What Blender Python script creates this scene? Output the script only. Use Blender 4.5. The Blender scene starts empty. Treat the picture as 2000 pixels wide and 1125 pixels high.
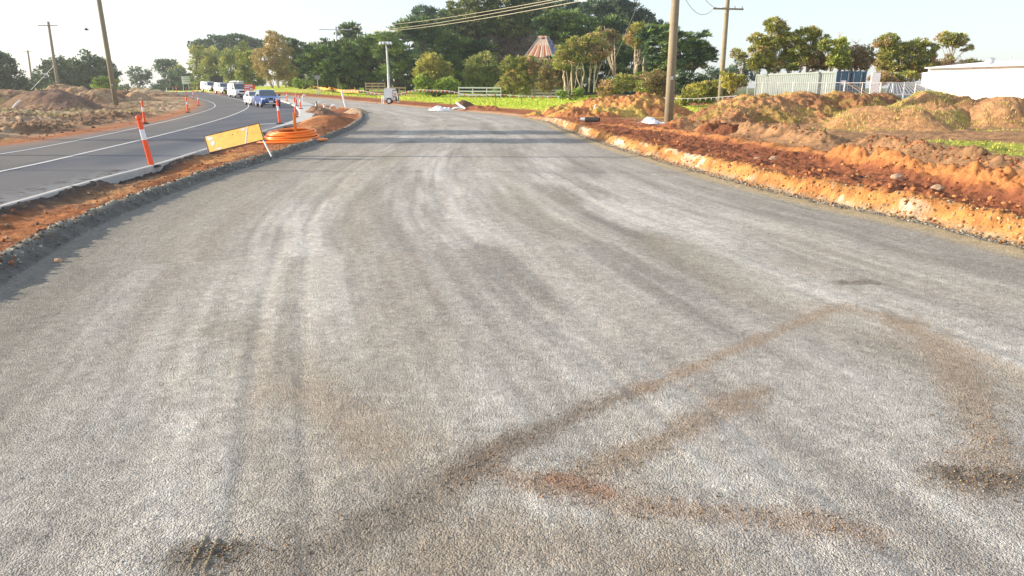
import bpy, math, random
import numpy as np
from mathutils import Vector, Matrix
R = math.radians
C = bpy.context.scene.collection
rnd = random.Random(7)
rg = np.random.default_rng(11)

# ---------------------------------------------------------------- camera
CAMH = 1.7; FPX = 1400.0; TH = math.atan((562.5-175)/FPX)
cam_d = bpy.data.cameras.new("camera"); cam = bpy.data.objects.new("camera", cam_d); C.objects.link(cam)
cam.location = (0, 0, CAMH); cam.rotation_euler = (math.pi/2-TH, 0, 0)
cam_d.sensor_width = 36; cam_d.lens = FPX/2000*36; cam_d.clip_start = .05; cam_d.clip_end = 20000
bpy.context.scene.camera = cam
# ---------------------------------------------------------------- sky, sun, exposure
SUN_EL, SUN_AZ = 16.0, -88.0          # azimuth measured from +Y towards +X
w = bpy.data.worlds.new("World"); bpy.context.scene.world = w; w.use_nodes = True
nt = w.node_tree; bg = nt.nodes['Background']
sky = nt.nodes.new('ShaderNodeTexSky'); sky.sky_type = 'NISHITA'; sky.sun_disc = False
sky.sun_elevation = R(SUN_EL); sky.sun_rotation = R(SUN_AZ); sky.air_density = 1.0; sky.dust_density = 1.2; sky.ozone_density = 1.6
mxw = nt.nodes.new('ShaderNodeMix'); mxw.data_type = 'RGBA'; mxw.inputs[0].default_value = .6; nt.links.new(sky.outputs[0], mxw.inputs[6]); mxw.inputs[7].default_value = (2.65, 2.85, 3.15, 1)   # thin high cloud veil
nt.links.new(mxw.outputs[2], bg.inputs[0]); bg.inputs[1].default_value = 0.15
sd = bpy.data.lights.new("sun", 'SUN'); sun = bpy.data.objects.new("sun", sd); C.objects.link(sun)
sd.energy = 4.4; sd.angle = R(.6); sd.color = (1, .86, .68)
sv = Vector((math.sin(R(SUN_AZ))*math.cos(R(SUN_EL)), math.cos(R(SUN_AZ))*math.cos(R(SUN_EL)), math.sin(R(SUN_EL))))
sun.rotation_euler = sv.to_track_quat('Z', 'Y').to_euler()
vs = bpy.context.scene.view_settings; vs.view_transform = 'Standard'; vs.look = 'None'; vs.gamma = 1; vs.exposure = 1.2

# ---------------------------------------------------------------- numpy noise
def _h(ix, iy, s):
    n = (ix.astype(np.int64)*374761393 + iy.astype(np.int64)*668265263 + s*2147483647) & 0xffffffff
    n = ((n ^ (n >> 13))*1274126177) & 0xffffffff
    return ((n ^ (n >> 16)) & 0xffffff)/float(0xffffff)
def vn(x, y, s=0):
    x = np.asarray(x, float); y = np.asarray(y, float)
    ix = np.floor(x); iy = np.floor(y); fx = x-ix; fy = y-iy
    ux = fx*fx*(3-2*fx); uy = fy*fy*(3-2*fy)
    a = _h(ix, iy, s); b = _h(ix+1, iy, s); c = _h(ix, iy+1, s); d = _h(ix+1, iy+1, s)
    return (a*(1-ux)+b*ux)*(1-uy)+(c*(1-ux)+d*ux)*uy
def fbm(x, y, o=4, s=0):
    t = 0; a = .5
    for k in range(o):
        t = t+a*vn(x*2**k+k*17.3, y*2**k-k*9.1, s+k); a *= .5
    return t/(1-.5**o)              # 0..1
def clods(x, y, s=0):
    """rounded lumps of random size, 0..~.5"""
    x = np.asarray(x, float); y = np.asarray(y, float); ix = np.floor(x); iy = np.floor(y); out = np.zeros(x.shape)
    for dx in (-1, 0, 1):
        for dy in (-1, 0, 1):
            cx = ix+dx; cy = iy+dy
            px = cx+_h(cx, cy, s+1); py = cy+_h(cx, cy, s+2); r = .2+.55*_h(cx, cy, s+3)**2
            q = np.sqrt(np.maximum(0, r*r-(x-px)**2-(y-py)**2))
            out = np.maximum(out, q)
    return out
def ss(a, b, x):
    t = np.clip((np.asarray(x, float)-a)/(b-a), 0, 1); return t*t*(3-2*t)

# ---------------------------------------------------------------- pixel (of a 2000 px photo) -> world helpers
def Zb(x, y):
    x = np.asarray(x, float); y = np.asarray(y, float)
    z = 1.0*ss(72, 138, y)*(1-.35*ss(-40, 10, x)) + .0022*np.maximum(0, y-135)
    z = z + .5*ss(8, 22, x)*ss(33, 46, y)*(1-ss(72, 110, y))
    z = z + 1.3*ss(118, 165, y+.35*(x+45))*ss(-75, -50, x)*(1-ss(-38, -10, x))
    return z
def ray(px, py):
    u = (px-1000)/FPX; v = -(py-562.5)/FPX
    return Vector((u, math.cos(TH)+v*math.sin(TH), -math.sin(TH)+v*math.cos(TH)))
def P(px, py, D):
    d = ray(px, py); t = D/d.y
    return Vector((d.x*t, D, CAMH+d.z*t))
def G(px, py, dz=0.0):
    d = ray(px, py); lo = 1.0; D = 1.0
    def f(D):
        t = D/d.y; return CAMH+d.z*t-float(Zb(d.x*t, D))-dz
    while D < 900:
        nD = D*1.02
        if f(nD) < 0: break
        D = nD
    a, b = D, D*1.02
    for k in range(30):
        m = (a+b)/2
        if f(m) < 0: b = m
        else: a = m
    t = a/d.y
    return Vector((d.x*t, a, float(Zb(d.x*t, a))+dz))
def GZ(x, y): return float(Zb(x, y))
def smooth(pts, n=8):
    pts = [np.array(p, float) for p in pts]; out = []
    for i in range(len(pts)-1):
        p0 = pts[max(i-1, 0)]; p1 = pts[i]; p2 = pts[i+1]; p3 = pts[min(i+2, len(pts)-1)]
        for k in range(n):
            t = k/n
            out.append(.5*((2*p1)+(-p0+p2)*t+(2*p0-5*p1+4*p2-p3)*t*t+(-p0+3*p1-3*p2+p3)*t**3))
    out.append(pts[-1]); return np.array(out)
def gp(*a): return [tuple(G(x, y))[:2] for x, y in a]

GL = smooth([(-1.2, -6), (-2.9, 0)]+gp((0, 560), (200, 438), (400, 355), (520, 316), (600, 290), (665, 264), (700, 246), (714, 230), (706, 218), (680, 211), (640, 206.5), (600, 202.5), (566, 197.5), (540, 193.5)))
GR = smooth([(9, -6), (7.6, 0), (6.6, 4)]+gp((2000, 493), (1800, 442), (1600, 400), (1440, 361), (1300, 321), (1200, 291), (1135, 268), (1095, 253), (1062, 238), (1000, 226.5), (930, 219.5), (856, 213.5), (781, 206.5), (728, 201.5), (643, 193.5), (600, 190), (550, 186.6), (500, 184.6)))
KE = smooth([(-6.0, -6), (-6.2, 0)]+gp((0, 416), (100, 386), (200, 358), (300, 331), (400, 298), (510, 262), (560, 244), (577, 236), (584, 226), (583, 217), (574, 208), (558, 201), (540, 196.5), (520, 192.5), (500, 188.5), (480, 186.2)))
AL = smooth([(-16, -6), (-15, 4)]+gp((0, 285), (100, 271), (200, 256), (290, 240), (345, 227), (376, 215), (388, 206), (385, 199), (372, 192), (355, 187), (338, 184))+[(-140, 260), (-230, 400)])
ARF = smooth(gp((480, 186.2), (440, 183.2), (410, 181.2))+[(-128, 260), (-215, 400)])
L1 = smooth([(-9.3, -6), (-9.6, 2)]+gp((0, 337), (100, 314), (200, 291), (300, 268), (400, 242), (450, 227), (478, 215), (487, 208), (484, 201), (470, 195.5), (440, 188.5), (410, 184)), 10)
L2 = smooth([(-12.6, -6), (-12.4, 4)]+gp((0, 303), (100, 284), (200, 265), (300, 243), (360, 229), (405, 216), (421, 209), (420, 203), (408, 197), (385, 191), (360, 186.5)), 10)

def relax(pl, k=40):
    for _ in range(k):
        q = pl.copy(); q[1:-1] = .25*pl[:-2]+.5*pl[1:-1]+.25*pl[2:]; pl = q
    return pl
L1 = relax(L1, 60); L2 = relax(L2, 60); KE = relax(KE, 6)
def pl_dist(X, Y, pl):
    """distance, signed side (+ = left of direction), and nearest segment index"""
    X = np.asarray(X, float); Y = np.asarray(Y, float)
    best = np.full(X.shape, 1e18); side = np.zeros(X.shape); par = np.zeros(X.shape); acc = 0
    for a, b in zip(pl[:-1], pl[1:]):
        d = b-a; L2_ = d@d
        if L2_ < 1e-9: continue
        t = np.clip(((X-a[0])*d[0]+(Y-a[1])*d[1])/L2_, 0, 1)
        qx = X-(a[0]+t*d[0]); qy = Y-(a[1]+t*d[1]); q = qx*qx+qy*qy
        m = q < best; best = np.where(m, q, best); side = np.where(m, np.sign(d[0]*qy-d[1]*qx), side)
        L = math.sqrt(L2_); par = np.where(m, acc+t*L, par); acc += L
    return np.sqrt(best), side, par
def inside(X, Y, poly):
    ins = np.zeros(np.shape(X), bool); n = len(poly)
    for i in range(n):
        x1, y1 = poly[i]; x2, y2 = poly[(i+1) % n]
        if y1 == y2: continue
        c = ((y1 > Y) != (y2 > Y)) & (X < (x2-x1)*(Y-y1)/(y2-y1)+x1)
        ins ^= c
    return ins

# ---------------------------------------------------------------- materials
def mat(name, col=(.5, .5, .5), rough=.7, metal=0, spec=.3, noise=0, nscale=8, bump=0, bscale=40, attr=None, trans=0, col2=None, emit=None, coat=0, bdist=.02, detail=4):
    m = bpy.data.materials.new(name); m.use_nodes = True; n = m.node_tree.nodes; l = m.node_tree.links
    b = n['Principled BSDF']; b.inputs['Roughness'].default_value = rough; b.inputs['Metallic'].default_value = metal
    b.inputs['Specular IOR Level'].default_value = spec; b.inputs['Base Color'].default_value = (*col, 1); b.inputs['Coat Weight'].default_value = coat
    tc = n.new('ShaderNodeTexCoord'); src = None
    if attr:
        a = n.new('ShaderNodeAttribute'); a.attribute_name = attr; src = a.outputs['Color']
    if noise or col2:
        nz = n.new('ShaderNodeTexNoise'); nz.inputs['Scale'].default_value = nscale; nz.inputs['Detail'].default_value = detail; nz.inputs['Roughness'].default_value = .65
        l.new(tc.outputs['Object'], nz.inputs['Vector'])
        if col2:
            mr = n.new('ShaderNodeMapRange'); mr.inputs['From Min'].default_value = .42; mr.inputs['From Max'].default_value = .6; l.new(nz.outputs[0], mr.inputs[0])
            mx = n.new('ShaderNodeMix'); mx.data_type = 'RGBA'; l.new(mr.outputs[0], mx.inputs[0]); mx.inputs[6].default_value = (*col, 1); mx.inputs[7].default_value = (*col2, 1); src = mx.outputs[2]
        if noise:
            mr = n.new('ShaderNodeMapRange'); mr.inputs['From Min'].default_value = .3; mr.inputs['From Max'].default_value = .7; mr.inputs['To Min'].default_value = 1-noise; mr.inputs['To Max'].default_value = 1+noise; l.new(nz.outputs[0], mr.inputs[0])
            vm = n.new('ShaderNodeVectorMath'); vm.operation = 'SCALE'; l.new(mr.outputs[0], vm.inputs['Scale'])
            if src is not None: l.new(src, vm.inputs[0])
            else: vm.inputs[0].default_value = col
            src = vm.outputs[0]
    if src is not None: l.new(src, b.inputs['Base Color'])
    if bump:
        nb = n.new('ShaderNodeTexNoise'); nb.inputs['Scale'].default_value = bscale; nb.inputs['Detail'].default_value = 5; nb.inputs['Roughness'].default_value = .7
        l.new(tc.outputs['Object'], nb.inputs['Vector']); bp = n.new('ShaderNodeBump'); bp.inputs['Strength'].default_value = bump; bp.inputs['Distance'].default_value = bdist
        l.new(nb.outputs[0], bp.inputs['Height']); l.new(bp.outputs[0], b.inputs['Normal'])
    if trans:
        tr = n.new('ShaderNodeBsdfTranslucent'); mx = n.new('ShaderNodeMixShader'); mx.inputs[0].default_value = trans
        if src is not None: l.new(src, tr.inputs[0])
        else: tr.inputs[0].default_value = (*col, 1)
        l.new(b.outputs[0], mx.inputs[1]); l.new(tr.outputs[0], mx.inputs[2]); l.new(mx.outputs[0], n['Material Output'].inputs[0])
    if emit: b.inputs['Emission Color'].default_value = (*emit, 1); b.inputs['Emission Strength'].default_value = 1
    return m
M = {}
M['soil'] = mat('soil', attr='Col', rough=.95, spec=.1, noise=.35, nscale=5, bump=.9, bscale=14, bdist=.06, detail=8)
M['pile'] = mat('pile_soil', attr='Col', rough=.95, spec=.1, noise=.4, nscale=4, bump=1, bscale=9, bdist=.12, detail=9)
M['leaf'] = mat('leaf', attr='Col', rough=.55, spec=.35, trans=.22)
M['bark'] = mat('bark', (.12, .09, .07), .9, noise=.4, nscale=6, bump=.5, bscale=20)
M['palebark'] = mat('pale_bark', (.50, .41, .31), .85, noise=.3, nscale=5, bump=.4, bscale=15)
M['polewood'] = mat('pole_wood', (.30, .25, .16), .85, noise=.25, nscale=3, bump=.3, bscale=30, col2=(.24, .21, .16))
M['conc'] = mat('kerb_concrete', (.45, .44, .41), .85, noise=.12, nscale=6, bump=.3, bscale=60, bdist=.005)
M['white'] = mat('white_paint', (.8, .8, .79), .35, spec=.5, noise=.04, nscale=3)
M['line'] = mat('road_marking_paint', (.55, .55, .54), .6, noise=.2, nscale=12)
M['wshed'] = mat('white_cladding', (.9, .9, .88), .5, noise=.03, nscale=1)
M['orange'] = mat('orange_plastic', (.95, .10, .018), .4, spec=.5, noise=.08, nscale=6)
M['condu'] = mat('orange_conduit', (.95, .24, .02), .35, spec=.5, noise=.06, nscale=5)
M['reflw'] = mat('reflective_white', (.8, .8, .85), .3, spec=.6)
M['black'] = mat('black_rubber', (.02, .02, .022), .7)
M['dark'] = mat('dark_plastic', (.03, .032, .035), .45)
M['yellow'] = mat('yellow_sign', (.60, .31, .008), .45, spec=.4, noise=.22, nscale=7)
M['signgrey'] = mat('worn_sign_metal', (.30, .31, .30), .5, metal=.3, noise=.25, nscale=20)
M['metal'] = mat('galvanised_metal', (.55, .56, .57), .4, metal=.7, noise=.15, nscale=6)
M['glass'] = mat('car_glass', (.03, .05, .07), .08, spec=.8, coat=.6)
M['blue'] = mat('blue_car_paint', (.02, .09, .34), .25, metal=.1, spec=.4, coat=.3)
M['carw'] = mat('white_car_paint', (.80, .80, .80), .3, spec=.5, coat=.5)
M['lamp'] = mat('lamp_glass', (.8, .8, .82), .1, spec=.8)
M['chrome'] = mat('chrome', (.75, .75, .77), .15, metal=1)
M['cgrey'] = mat('grey_container_paint', (.25, .29, .28), .5, noise=.1, nscale=2)
M['cblue'] = mat('blue_container_paint', (.045, .11, .17), .45, noise=.15, nscale=3)
M['rust'] = mat('rusty_roof_iron', (.60, .47, .40), .7, noise=.25, nscale=2, col2=(.33, .10, .05))
M['palerust'] = mat('pale_roof_iron', (.46, .36, .30), .7, noise=.25, nscale=1.5, col2=(.38, .25, .17)); M['redrust'] = mat('red_roof_iron', (.30, .11, .06), .7, noise=.25, nscale=2)
M['rustblue'] = mat('blue_roof_iron', (.30, .31, .42), .6, noise=.25, nscale=2, col2=(.10, .06, .12))
M['cyan'] = mat('turquoise_steel', (.05, .45, .62), .5, noise=.05, nscale=3)
M['slate'] = mat('slate_roof_sheet', (.10, .12, .17), .45, noise=.1, nscale=3)
M['timber'] = mat('raw_timber', (.45, .32, .22), .8, noise=.2, nscale=10)
M['fencew'] = mat('white_fence_timber', (.78, .77, .72), .7, noise=.12, nscale=6)
M['wire'] = mat('cable', (.22, .20, .15), .5)
M['palewire'] = mat('bright_cable', (.46, .42, .30), .5)
M['stone'] = mat('pale_stone', (.40, .27, .18), .9, noise=.25, nscale=12, bump=.5, bscale=20)
M['sheet'] = mat('white_plastic_sheet', (.85, .85, .86), .4, spec=.5)
M['brick'] = mat('weathered_wall', (.30, .24, .19), .9, noise=.3, nscale=3)

# asphalt
def asphalt():
    m = bpy.data.materials.new('asphalt'); m.use_nodes = True; n = m.node_tree.nodes; l = m.node_tree.links; b = n['Principled BSDF']
    a = n.new('ShaderNodeAttribute'); a.attribute_name = 'Col'; tc = n.new('ShaderNodeTexCoord')
    nz = n.new('ShaderNodeTexNoise'); nz.inputs['Scale'].default_value = 60; nz.inputs['Detail'].default_value = 3; l.new(tc.outputs['Object'], nz.inputs['Vector'])
    mr = n.new('ShaderNodeMapRange'); mr.inputs['From Min'].default_value = .3; mr.inputs['From Max'].default_value = .7; mr.inputs['To Min'].default_value = .8; mr.inputs['To Max'].default_value = 1.2; l.new(nz.outputs[0], mr.inputs[0])
    vm = n.new('ShaderNodeVectorMath'); vm.operation = 'SCALE'; l.new(a.outputs['Color'], vm.inputs[0]); l.new(mr.outputs[0], vm.inputs['Scale']); l.new(vm.outputs[0], b.inputs['Base Color'])
    b.inputs['Roughness'].default_value = .75; b.inputs['Specular IOR Level'].default_value = .3
    bp = n.new('ShaderNodeBump'); bp.inputs['Strength'].default_value = .3; bp.inputs['Distance'].default_value = .01; l.new(nz.outputs[0], bp.inputs['Height']); l.new(bp.outputs[0], b.inputs['Normal'])
    return m
M['asphalt'] = asphalt()
def gravel():
    m = bpy.data.materials.new('gravel'); m.use_nodes = True; n = m.node_tree.nodes; l = m.node_tree.links; b = n['Principled BSDF']
    a = n.new('ShaderNodeAttribute'); a.attribute_name = 'Col'; tc = n.new('ShaderNodeTexCoord')
    def noise(sc, det=3, ro=.6):
        z = n.new('ShaderNodeTexNoise'); z.inputs['Scale'].default_value = sc; z.inputs['Detail'].default_value = det; z.inputs['Roughness'].default_value = ro; l.new(tc.outputs['Object'], z.inputs['Vector']); return z.outputs[0]
    def mr(s, a0, a1, b0, b1):
        q = n.new('ShaderNodeMapRange'); l.new(s, q.inputs[0])
        for i, v in enumerate((a0, a1, b0, b1)): q.inputs[1+i].default_value = v
        return q.outputs[0]
    def mul(p, q):
        z = n.new('ShaderNodeMath'); z.operation = 'MULTIPLY'; l.new(p, z.inputs[0]); l.new(q, z.inputs[1]); return z.outputs[0]
    def add(p, q, k=1):
        z = n.new('ShaderNodeMath'); z.operation = 'MULTIPLY_ADD'; l.new(q, z.inputs[0]); z.inputs[1].default_value = k; l.new(p, z.inputs[2]); return z.outputs[0]
    vo = n.new('ShaderNodeTexVoronoi'); vo.inputs['Scale'].default_value = 130; l.new(tc.outputs['Object'], vo.inputs['Vector'])
    vo2 = n.new('ShaderNodeTexVoronoi'); vo2.inputs['Scale'].default_value = 62; l.new(tc.outputs['Object'], vo2.inputs['Vector'])
    n1 = noise(180, 2); n2 = noise(42, 4, .75); n3 = noise(5, 4)
    # stone-to-stone colour differences
    sp = n.new('ShaderNodeSeparateColor'); l.new(vo.outputs['Color'], sp.inputs[0])
    f = mul(mr(sp.outputs[0], 0, 1, .80, 1.22), mr(n1, .3, .7, .76, 1.22)); f = mul(f, mr(n2, .3, .7, .90, 1.09)); n4 = noise(15, 3, .7); f = mul(f, mr(n3, .3, .7, .93, 1.07)); f = mul(f, mr(n4, .32, .68, .84, 1.16))
    vm = n.new('ShaderNodeVectorMath'); vm.operation = 'SCALE'; l.new(a.outputs['Color'], vm.inputs[0]); l.new(f, vm.inputs['Scale']); l.new(vm.outputs[0], b.inputs['Base Color'])
    b.inputs['Roughness'].default_value = .9; b.inputs['Specular IOR Level'].default_value = .2
    h = add(mr(vo.outputs['Distance'], 0, .8, 1, 0), mr(vo2.outputs['Distance'], 0, .8, 1, 0), .8); h = add(h, n1, .7); h = add(h, n2, 1.1); h = add(h, n4, 1.6)
    bp = n.new('ShaderNodeBump'); bp.inputs['Strength'].default_value = .9; bp.inputs['Distance'].default_value = .012; l.new(h, bp.inputs['Height']); l.new(bp.outputs[0], b.inputs['Normal'])
    return m
M['gravel'] = gravel()

# ---------------------------------------------------------------- mesh helpers
def from_np(name, V, F, m, col=None, parent=None, smooth_=False):
    """F: (n,4) or (n,3) int array, or a list of faces"""
    me = bpy.data.meshes.new(name)
    V = np.asarray(V, np.float32)
    if isinstance(F, np.ndarray):
        k = F.shape[1]; me.vertices.add(len(V)); me.vertices.foreach_set('co', V.ravel()); me.loops.add(F.size); me.loops.foreach_set('vertex_index', F.astype(np.int32).ravel())
        me.polygons.add(len(F)); me.polygons.foreach_set('loop_start', np.arange(0, F.size, k, dtype=np.int32)); me.polygons.foreach_set('loop_total', np.full(len(F), k, np.int32))
        me.update(calc_edges=True)
    else:
        me.from_pydata([tuple(map(float, v)) for v in V], [], F); me.update()
    if smooth_: me.polygons.foreach_set('use_smooth', np.ones(len(me.polygons), bool))
    if col is not None:
        at = me.color_attributes.new('Col', 'FLOAT_COLOR', 'POINT'); c = np.ones((len(V), 4), np.float32); c[:, :3] = np.clip(col, 0, 1); at.data.foreach_set('color', c.ravel())
    if m is not None: me.materials.append(m)
    o = bpy.data.objects.new(name, me); C.objects.link(o)
    if parent is not None: o.parent = parent
    return o
def tag(o, label=None, cat=None, group=None, kind=None):
    if label: o['label'] = label
    if cat: o['category'] = cat
    if group: o['group'] = group
    if kind: o['kind'] = kind
    return o
def empty(name, loc, rz=0, label=None, cat=None, group=None, rot=None):
    o = bpy.data.objects.new(name, None); C.objects.link(o); o.location = loc; o.rotation_euler = rot or (0, 0, rz); o.empty_display_size = .3
    return tag(o, label, cat, group)
def copy_tree(o, parent=None):
    c = o.copy(); C.objects.link(c); c.parent = parent
    for ch in list(o.children): copy_tree(ch, c)
    return c
class MB:
    def __init__(s): s.v = []; s.f = []
    def add(s, vs_, fs, T=None):
        b = len(s.v)
        for q in vs_: s.v.append(tuple(T @ Vector(q)) if T is not None else tuple(q))
        s.f += [tuple(i+b for i in f) for f in fs]; return s
    def box(s, c, d, T=None, rz=0, ry=0, rx=0):
        x, y, z = d[0]/2, d[1]/2, d[2]/2
        vs_ = [(-x, -y, -z), (x, -y, -z), (x, y, -z), (-x, y, -z), (-x, -y, z), (x, -y, z), (x, y, z), (-x, y, z)]
        L = Matrix.Translation(c) @ Matrix.Rotation(rz, 4, 'Z') @ Matrix.Rotation(ry, 4, 'Y') @ Matrix.Rotation(rx, 4, 'X')
        if T is not None: L = T @ L
        return s.add(vs_, [(0, 3, 2, 1), (4, 5, 6, 7), (0, 1, 5, 4), (1, 2, 6, 5), (2, 3, 7, 6), (3, 0, 4, 7)], L)
    def tube(s, path, r, n=8, cap=True, T=None):
        path = [Vector(p) for p in path]; N = len(path); rr = r if hasattr(r, '__len__') else [r]*N; rings = []; up = Vector((.31, .17, 1)).normalized()
        vs_ = []
        for i, p in enumerate(path):
            d = (path[min(i+1, N-1)]-path[max(i-1, 0)])
            if d.length < 1e-9: d = Vector((0, 0, 1))
            d.normalize(); a = d.cross(up)
            if a.length < .05: a = d.cross(Vector((1, 0, 0)))
            a.normalize(); b2 = d.cross(a)
            for k in range(n):
                t = 2*math.pi*k/n; vs_.append(p+(a*math.cos(t)+b2*math.sin(t))*rr[i])
        fs = [(i*n+k, i*n+(k+1) % n, (i+1)*n+(k+1) % n, (i+1)*n+k) for i in range(N-1) for k in range(n)]
        if cap: fs += [tuple(range(n))[::-1], tuple((N-1)*n+k for k in range(n))]
        return s.add(vs_, fs, T)
    def lathe(s, prof, n=16, T=None):
        vs_ = [(r*math.cos(2*math.pi*k/n), r*math.sin(2*math.pi*k/n), z) for r, z in prof for k in range(n)]
        fs = [(i*n+k, i*n+(k+1) % n, (i+1)*n+(k+1) % n, (i+1)*n+k) for i in range(len(prof)-1) for k in range(n)]
        fs += [tuple(range(n))[::-1], tuple((len(prof)-1)*n+k for k in range(n))]
        return s.add(vs_, fs, T)
    def slab(s, q, t, T=None):
        """thick quad from four corners"""
        q = [Vector(a) for a in q]; nrm = (q[1]-q[0]).cross(q[3]-q[0]).normalized()*t
        return s.add(q+[a-nrm for a in q], [(0, 1, 2, 3), (7, 6, 5, 4), (0, 4, 5, 1), (1, 5, 6, 2), (2, 6, 7, 3), (3, 7, 4, 0)], T)
    def build(s, name, m, parent=None, smooth_=False):
        return from_np(name, s.v, s.f, m, None, parent, smooth_)
def lerp(a, b, t): return a+(b-a)*t
def colmix(c, rgb, m):
    m = np.clip(m, 0, 1)[..., None]; return c*(1-m)+np.array(rgb)*m

# ================================================================ GROUND FAN (land, gravel road, asphalt road, median)
gpoly = np.vstack([GL, GR[::-1]])
apoly = np.vstack([KE, ARF[1:], AL[::-1]])
def ground_fields(X, Y):
    z = Zb(X, Y)
    dGL, _, pGL = pl_dist(X, Y, GL); dGR, sGR, pGR = pl_dist(X, Y, GR); dK, sK, pK = pl_dist(X, Y, KE); dA, sA, pA = pl_dist(X, Y, AL); dF, sF, _ = pl_dist(X, Y, ARF)
    dA = np.minimum(dA, dF)
    ing = inside(X, Y, gpoly); ina = inside(X, Y, apoly) & ~ing
    right = (~ing) & (~ina) & (sGR < 0)
    farleft = Y > 1.02*GL[-1][1]
    left = (~ing) & (~ina) & (~right) & ((dA < dK) | (X < -16) & (dA < dGL) & (Y > 90))
    med = (~ing) & (~ina) & (~right) & (~left)
    zone = np.where(ing, 1, np.where(ina, 2, np.where(med, 3, np.where(left, 4, 5))))
    n1 = fbm(X*.35, Y*.35, 4, 3); n2 = fbm(X*1.6, Y*1.6, 5, 9); n3 = fbm(X*6, Y*6, 3, 21)
    near = 1-ss(60, 120, Y)
    cl1 = clods(X*3.2, Y*3.2, 5); cl2 = clods(X*7.5, Y*7.5, 8)
    col = np.zeros(X.shape+(3,))
    # ---- gravel road
    tt = dGL/(dGL+dGR+1e-6); ln = pGR
    wob = (fbm(ln*.09, ln*0, 2, 31)-.5)*.05
    T_ = tt+wob
    g = np.zeros(X.shape+(3,))+np.array((.322, .299, .270))
    streak = fbm(T_*26, ln*.35, 4, 41); streakf = fbm(T_*110, ln*.5, 3, 42)
    band = sum(a*np.exp(-((T_-c)/wd)**2) for c, wd, a in ((.27, .05, .9), (.45, .05, .8), (.57, .05, .55), (.70, .06, .95), (.83, .03, .4)))
    band = band*(.25+1.15*ss(.3, .68, fbm(X*.5, Y*.3, 4, 44)))
    wt = np.clip(band*.7+(streak-.5)*1.2+(streakf-.5)*.7+.15, 0, 1)
    wt = wt*(.45+.55*ss(.06, .2, T_))*(.55+.45*ss(30, 9, Y))
    g = colmix(g, (.56, .54, .50), wt*(.55+.4*ss(.38, .62, fbm(X*13, Y*13, 3, 47))+.35*ss(.4, .6, fbm(T_*95, ln*.9, 3, 48))))
    g = colmix(g, (.21, .20, .18), .55*np.clip((.42-streak)*4, 0, 1))
    g = colmix(g, (.235, .22, .18), .6*np.exp(-((T_-.66)/.035)**2)*ss(.4, .6, fbm(X*.4, Y*.25, 3, 46)))
    g = colmix(g, (.245, .23, .195), .65*(1-ss(.02, .15, tt))+.5*ss(.88, 1, tt))
    g = colmix(g, (.35, .30, .23), .3*ss(.50, .70, fbm(T_*12, ln*.22, 4, 52)))
    g = colmix(g, (.37, .29, .17), .9*ss(.45, .1, dGR)*(Y < 60))
    mo = .6*fbm(X*30, Y*30, 2, 49)+.15*fbm(X*9, Y*9, 3, 50)+.25*fbm(T_*150, ln*.8, 3, 51); g = g*(1+.5*(mo-.5))[..., None]
    def stain(pts, wdt, rgb, s, seed, lo=.35, hi=.6, fr=3):
        pl = np.array(gp(*pts)); d, _, p = pl_dist(X, Y, pl)
        e = np.exp(-(d/(wdt*1.4))**2*(.5+1.6*fbm(X*3.5, Y*3.5, 3, seed))); k = e**.7*ss(.40, .62, .30*e+.34*fbm(X*8, Y*8, 4, seed+1)+.36*fbm(X*34, Y*34, 2, seed+2)+.02)*(.9+.12*np.sin(p*120+d*60+9*vn(X*5, Y*5, 12)))
        return k*s, rgb, e
    dirt = np.zeros(X.shape)
    for pts, wd, rgb, s, sd_ in (
        (((420, 1125), (640, 1075), (800, 985), (900, 925), (1000, 868)), .17, (0.140, 0.115, 0.090), .75, 60),
        (((900, 925), (1000, 868), (1120, 812), (1260, 757)), .085, (0.156, 0.120, 0.088), .8, 61),
        (((1260, 757), (1400, 700), (1500, 655), (1620, 605)), .07, (0.273, 0.201, 0.136), .8, 62),
        (((1060, 945), (1160, 915), (1290, 862), (1400, 800), (1480, 765)), .10, (0.217, 0.156, 0.102), .8, 63),
        (((1000, 930), (1110, 955), (1260, 985), (1420, 1005), (1600, 1020), (1700, 1045)), .09, (0.245, 0.173, 0.122), .75, 64),
        (((1080, 935), (1180, 960)), .06, (0.254, 0.138, 0.088), .8, 69),
        (((1640, 600), (1740, 620), (1860, 700), (1900, 790), (1940, 880), (1900, 940)), .15, (0.246, 0.181, 0.123), .75, 65),
        (((1650, 552), (1700, 550)), .09, (0.112, 0.090, 0.068), .9, 66),
        (((1860, 930), (1985, 940)), .12, (0.070, 0.058, 0.043), .9, 67),
        (((365, 1085), (450, 1075)), .085, (0.070, 0.060, 0.045), .9, 68),
        (((580, 770), (650, 800), (740, 880)), .22, (0.258, 0.200, 0.142), .6, 70),
        (((450, 640), (540, 700), (600, 760)), .22, (0.235, 0.199, 0.156), .5, 71),
        (((1750, 620), (1900, 690), (2000, 740)), .14, (0.272, 0.200, 0.128), .6, 72),
        (((800, 1125), (950, 1060), (1150, 1080), (1300, 1125)), .22, (0.220, 0.170, 0.120), .6, 75),
        (((780, 915), (782, 917)), .022, (0.488, 0.308, 0.193), .9, 73),
        (((600, 380), (700, 330), (760, 300)), .5, (0.256, 0.227, 0.177), .5, 74)):
        k, rgb, e = stain(pts, wd, rgb, s*.88, sd_); g = colmix(g, [v*1.25 for v in rgb], k); dirt = np.maximum(dirt, k)
    tp = gp((370, 1112), (402, 1050)); tp2 = gp((398, 1118), (424, 1055)); tp3 = gp((352, 1112), (372, 1085))
    tread = np.zeros(X.shape)
    for t_ in (tp, tp2, tp3): d_, _, _p = pl_dist(X, Y, np.array(t_)); tread = np.maximum(tread, np.exp(-(d_/.005)**2)*(.5+vn(X*60, Y*60, 88)))
    g = colmix(g, (.42, .34, .2), tread*.8)
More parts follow.
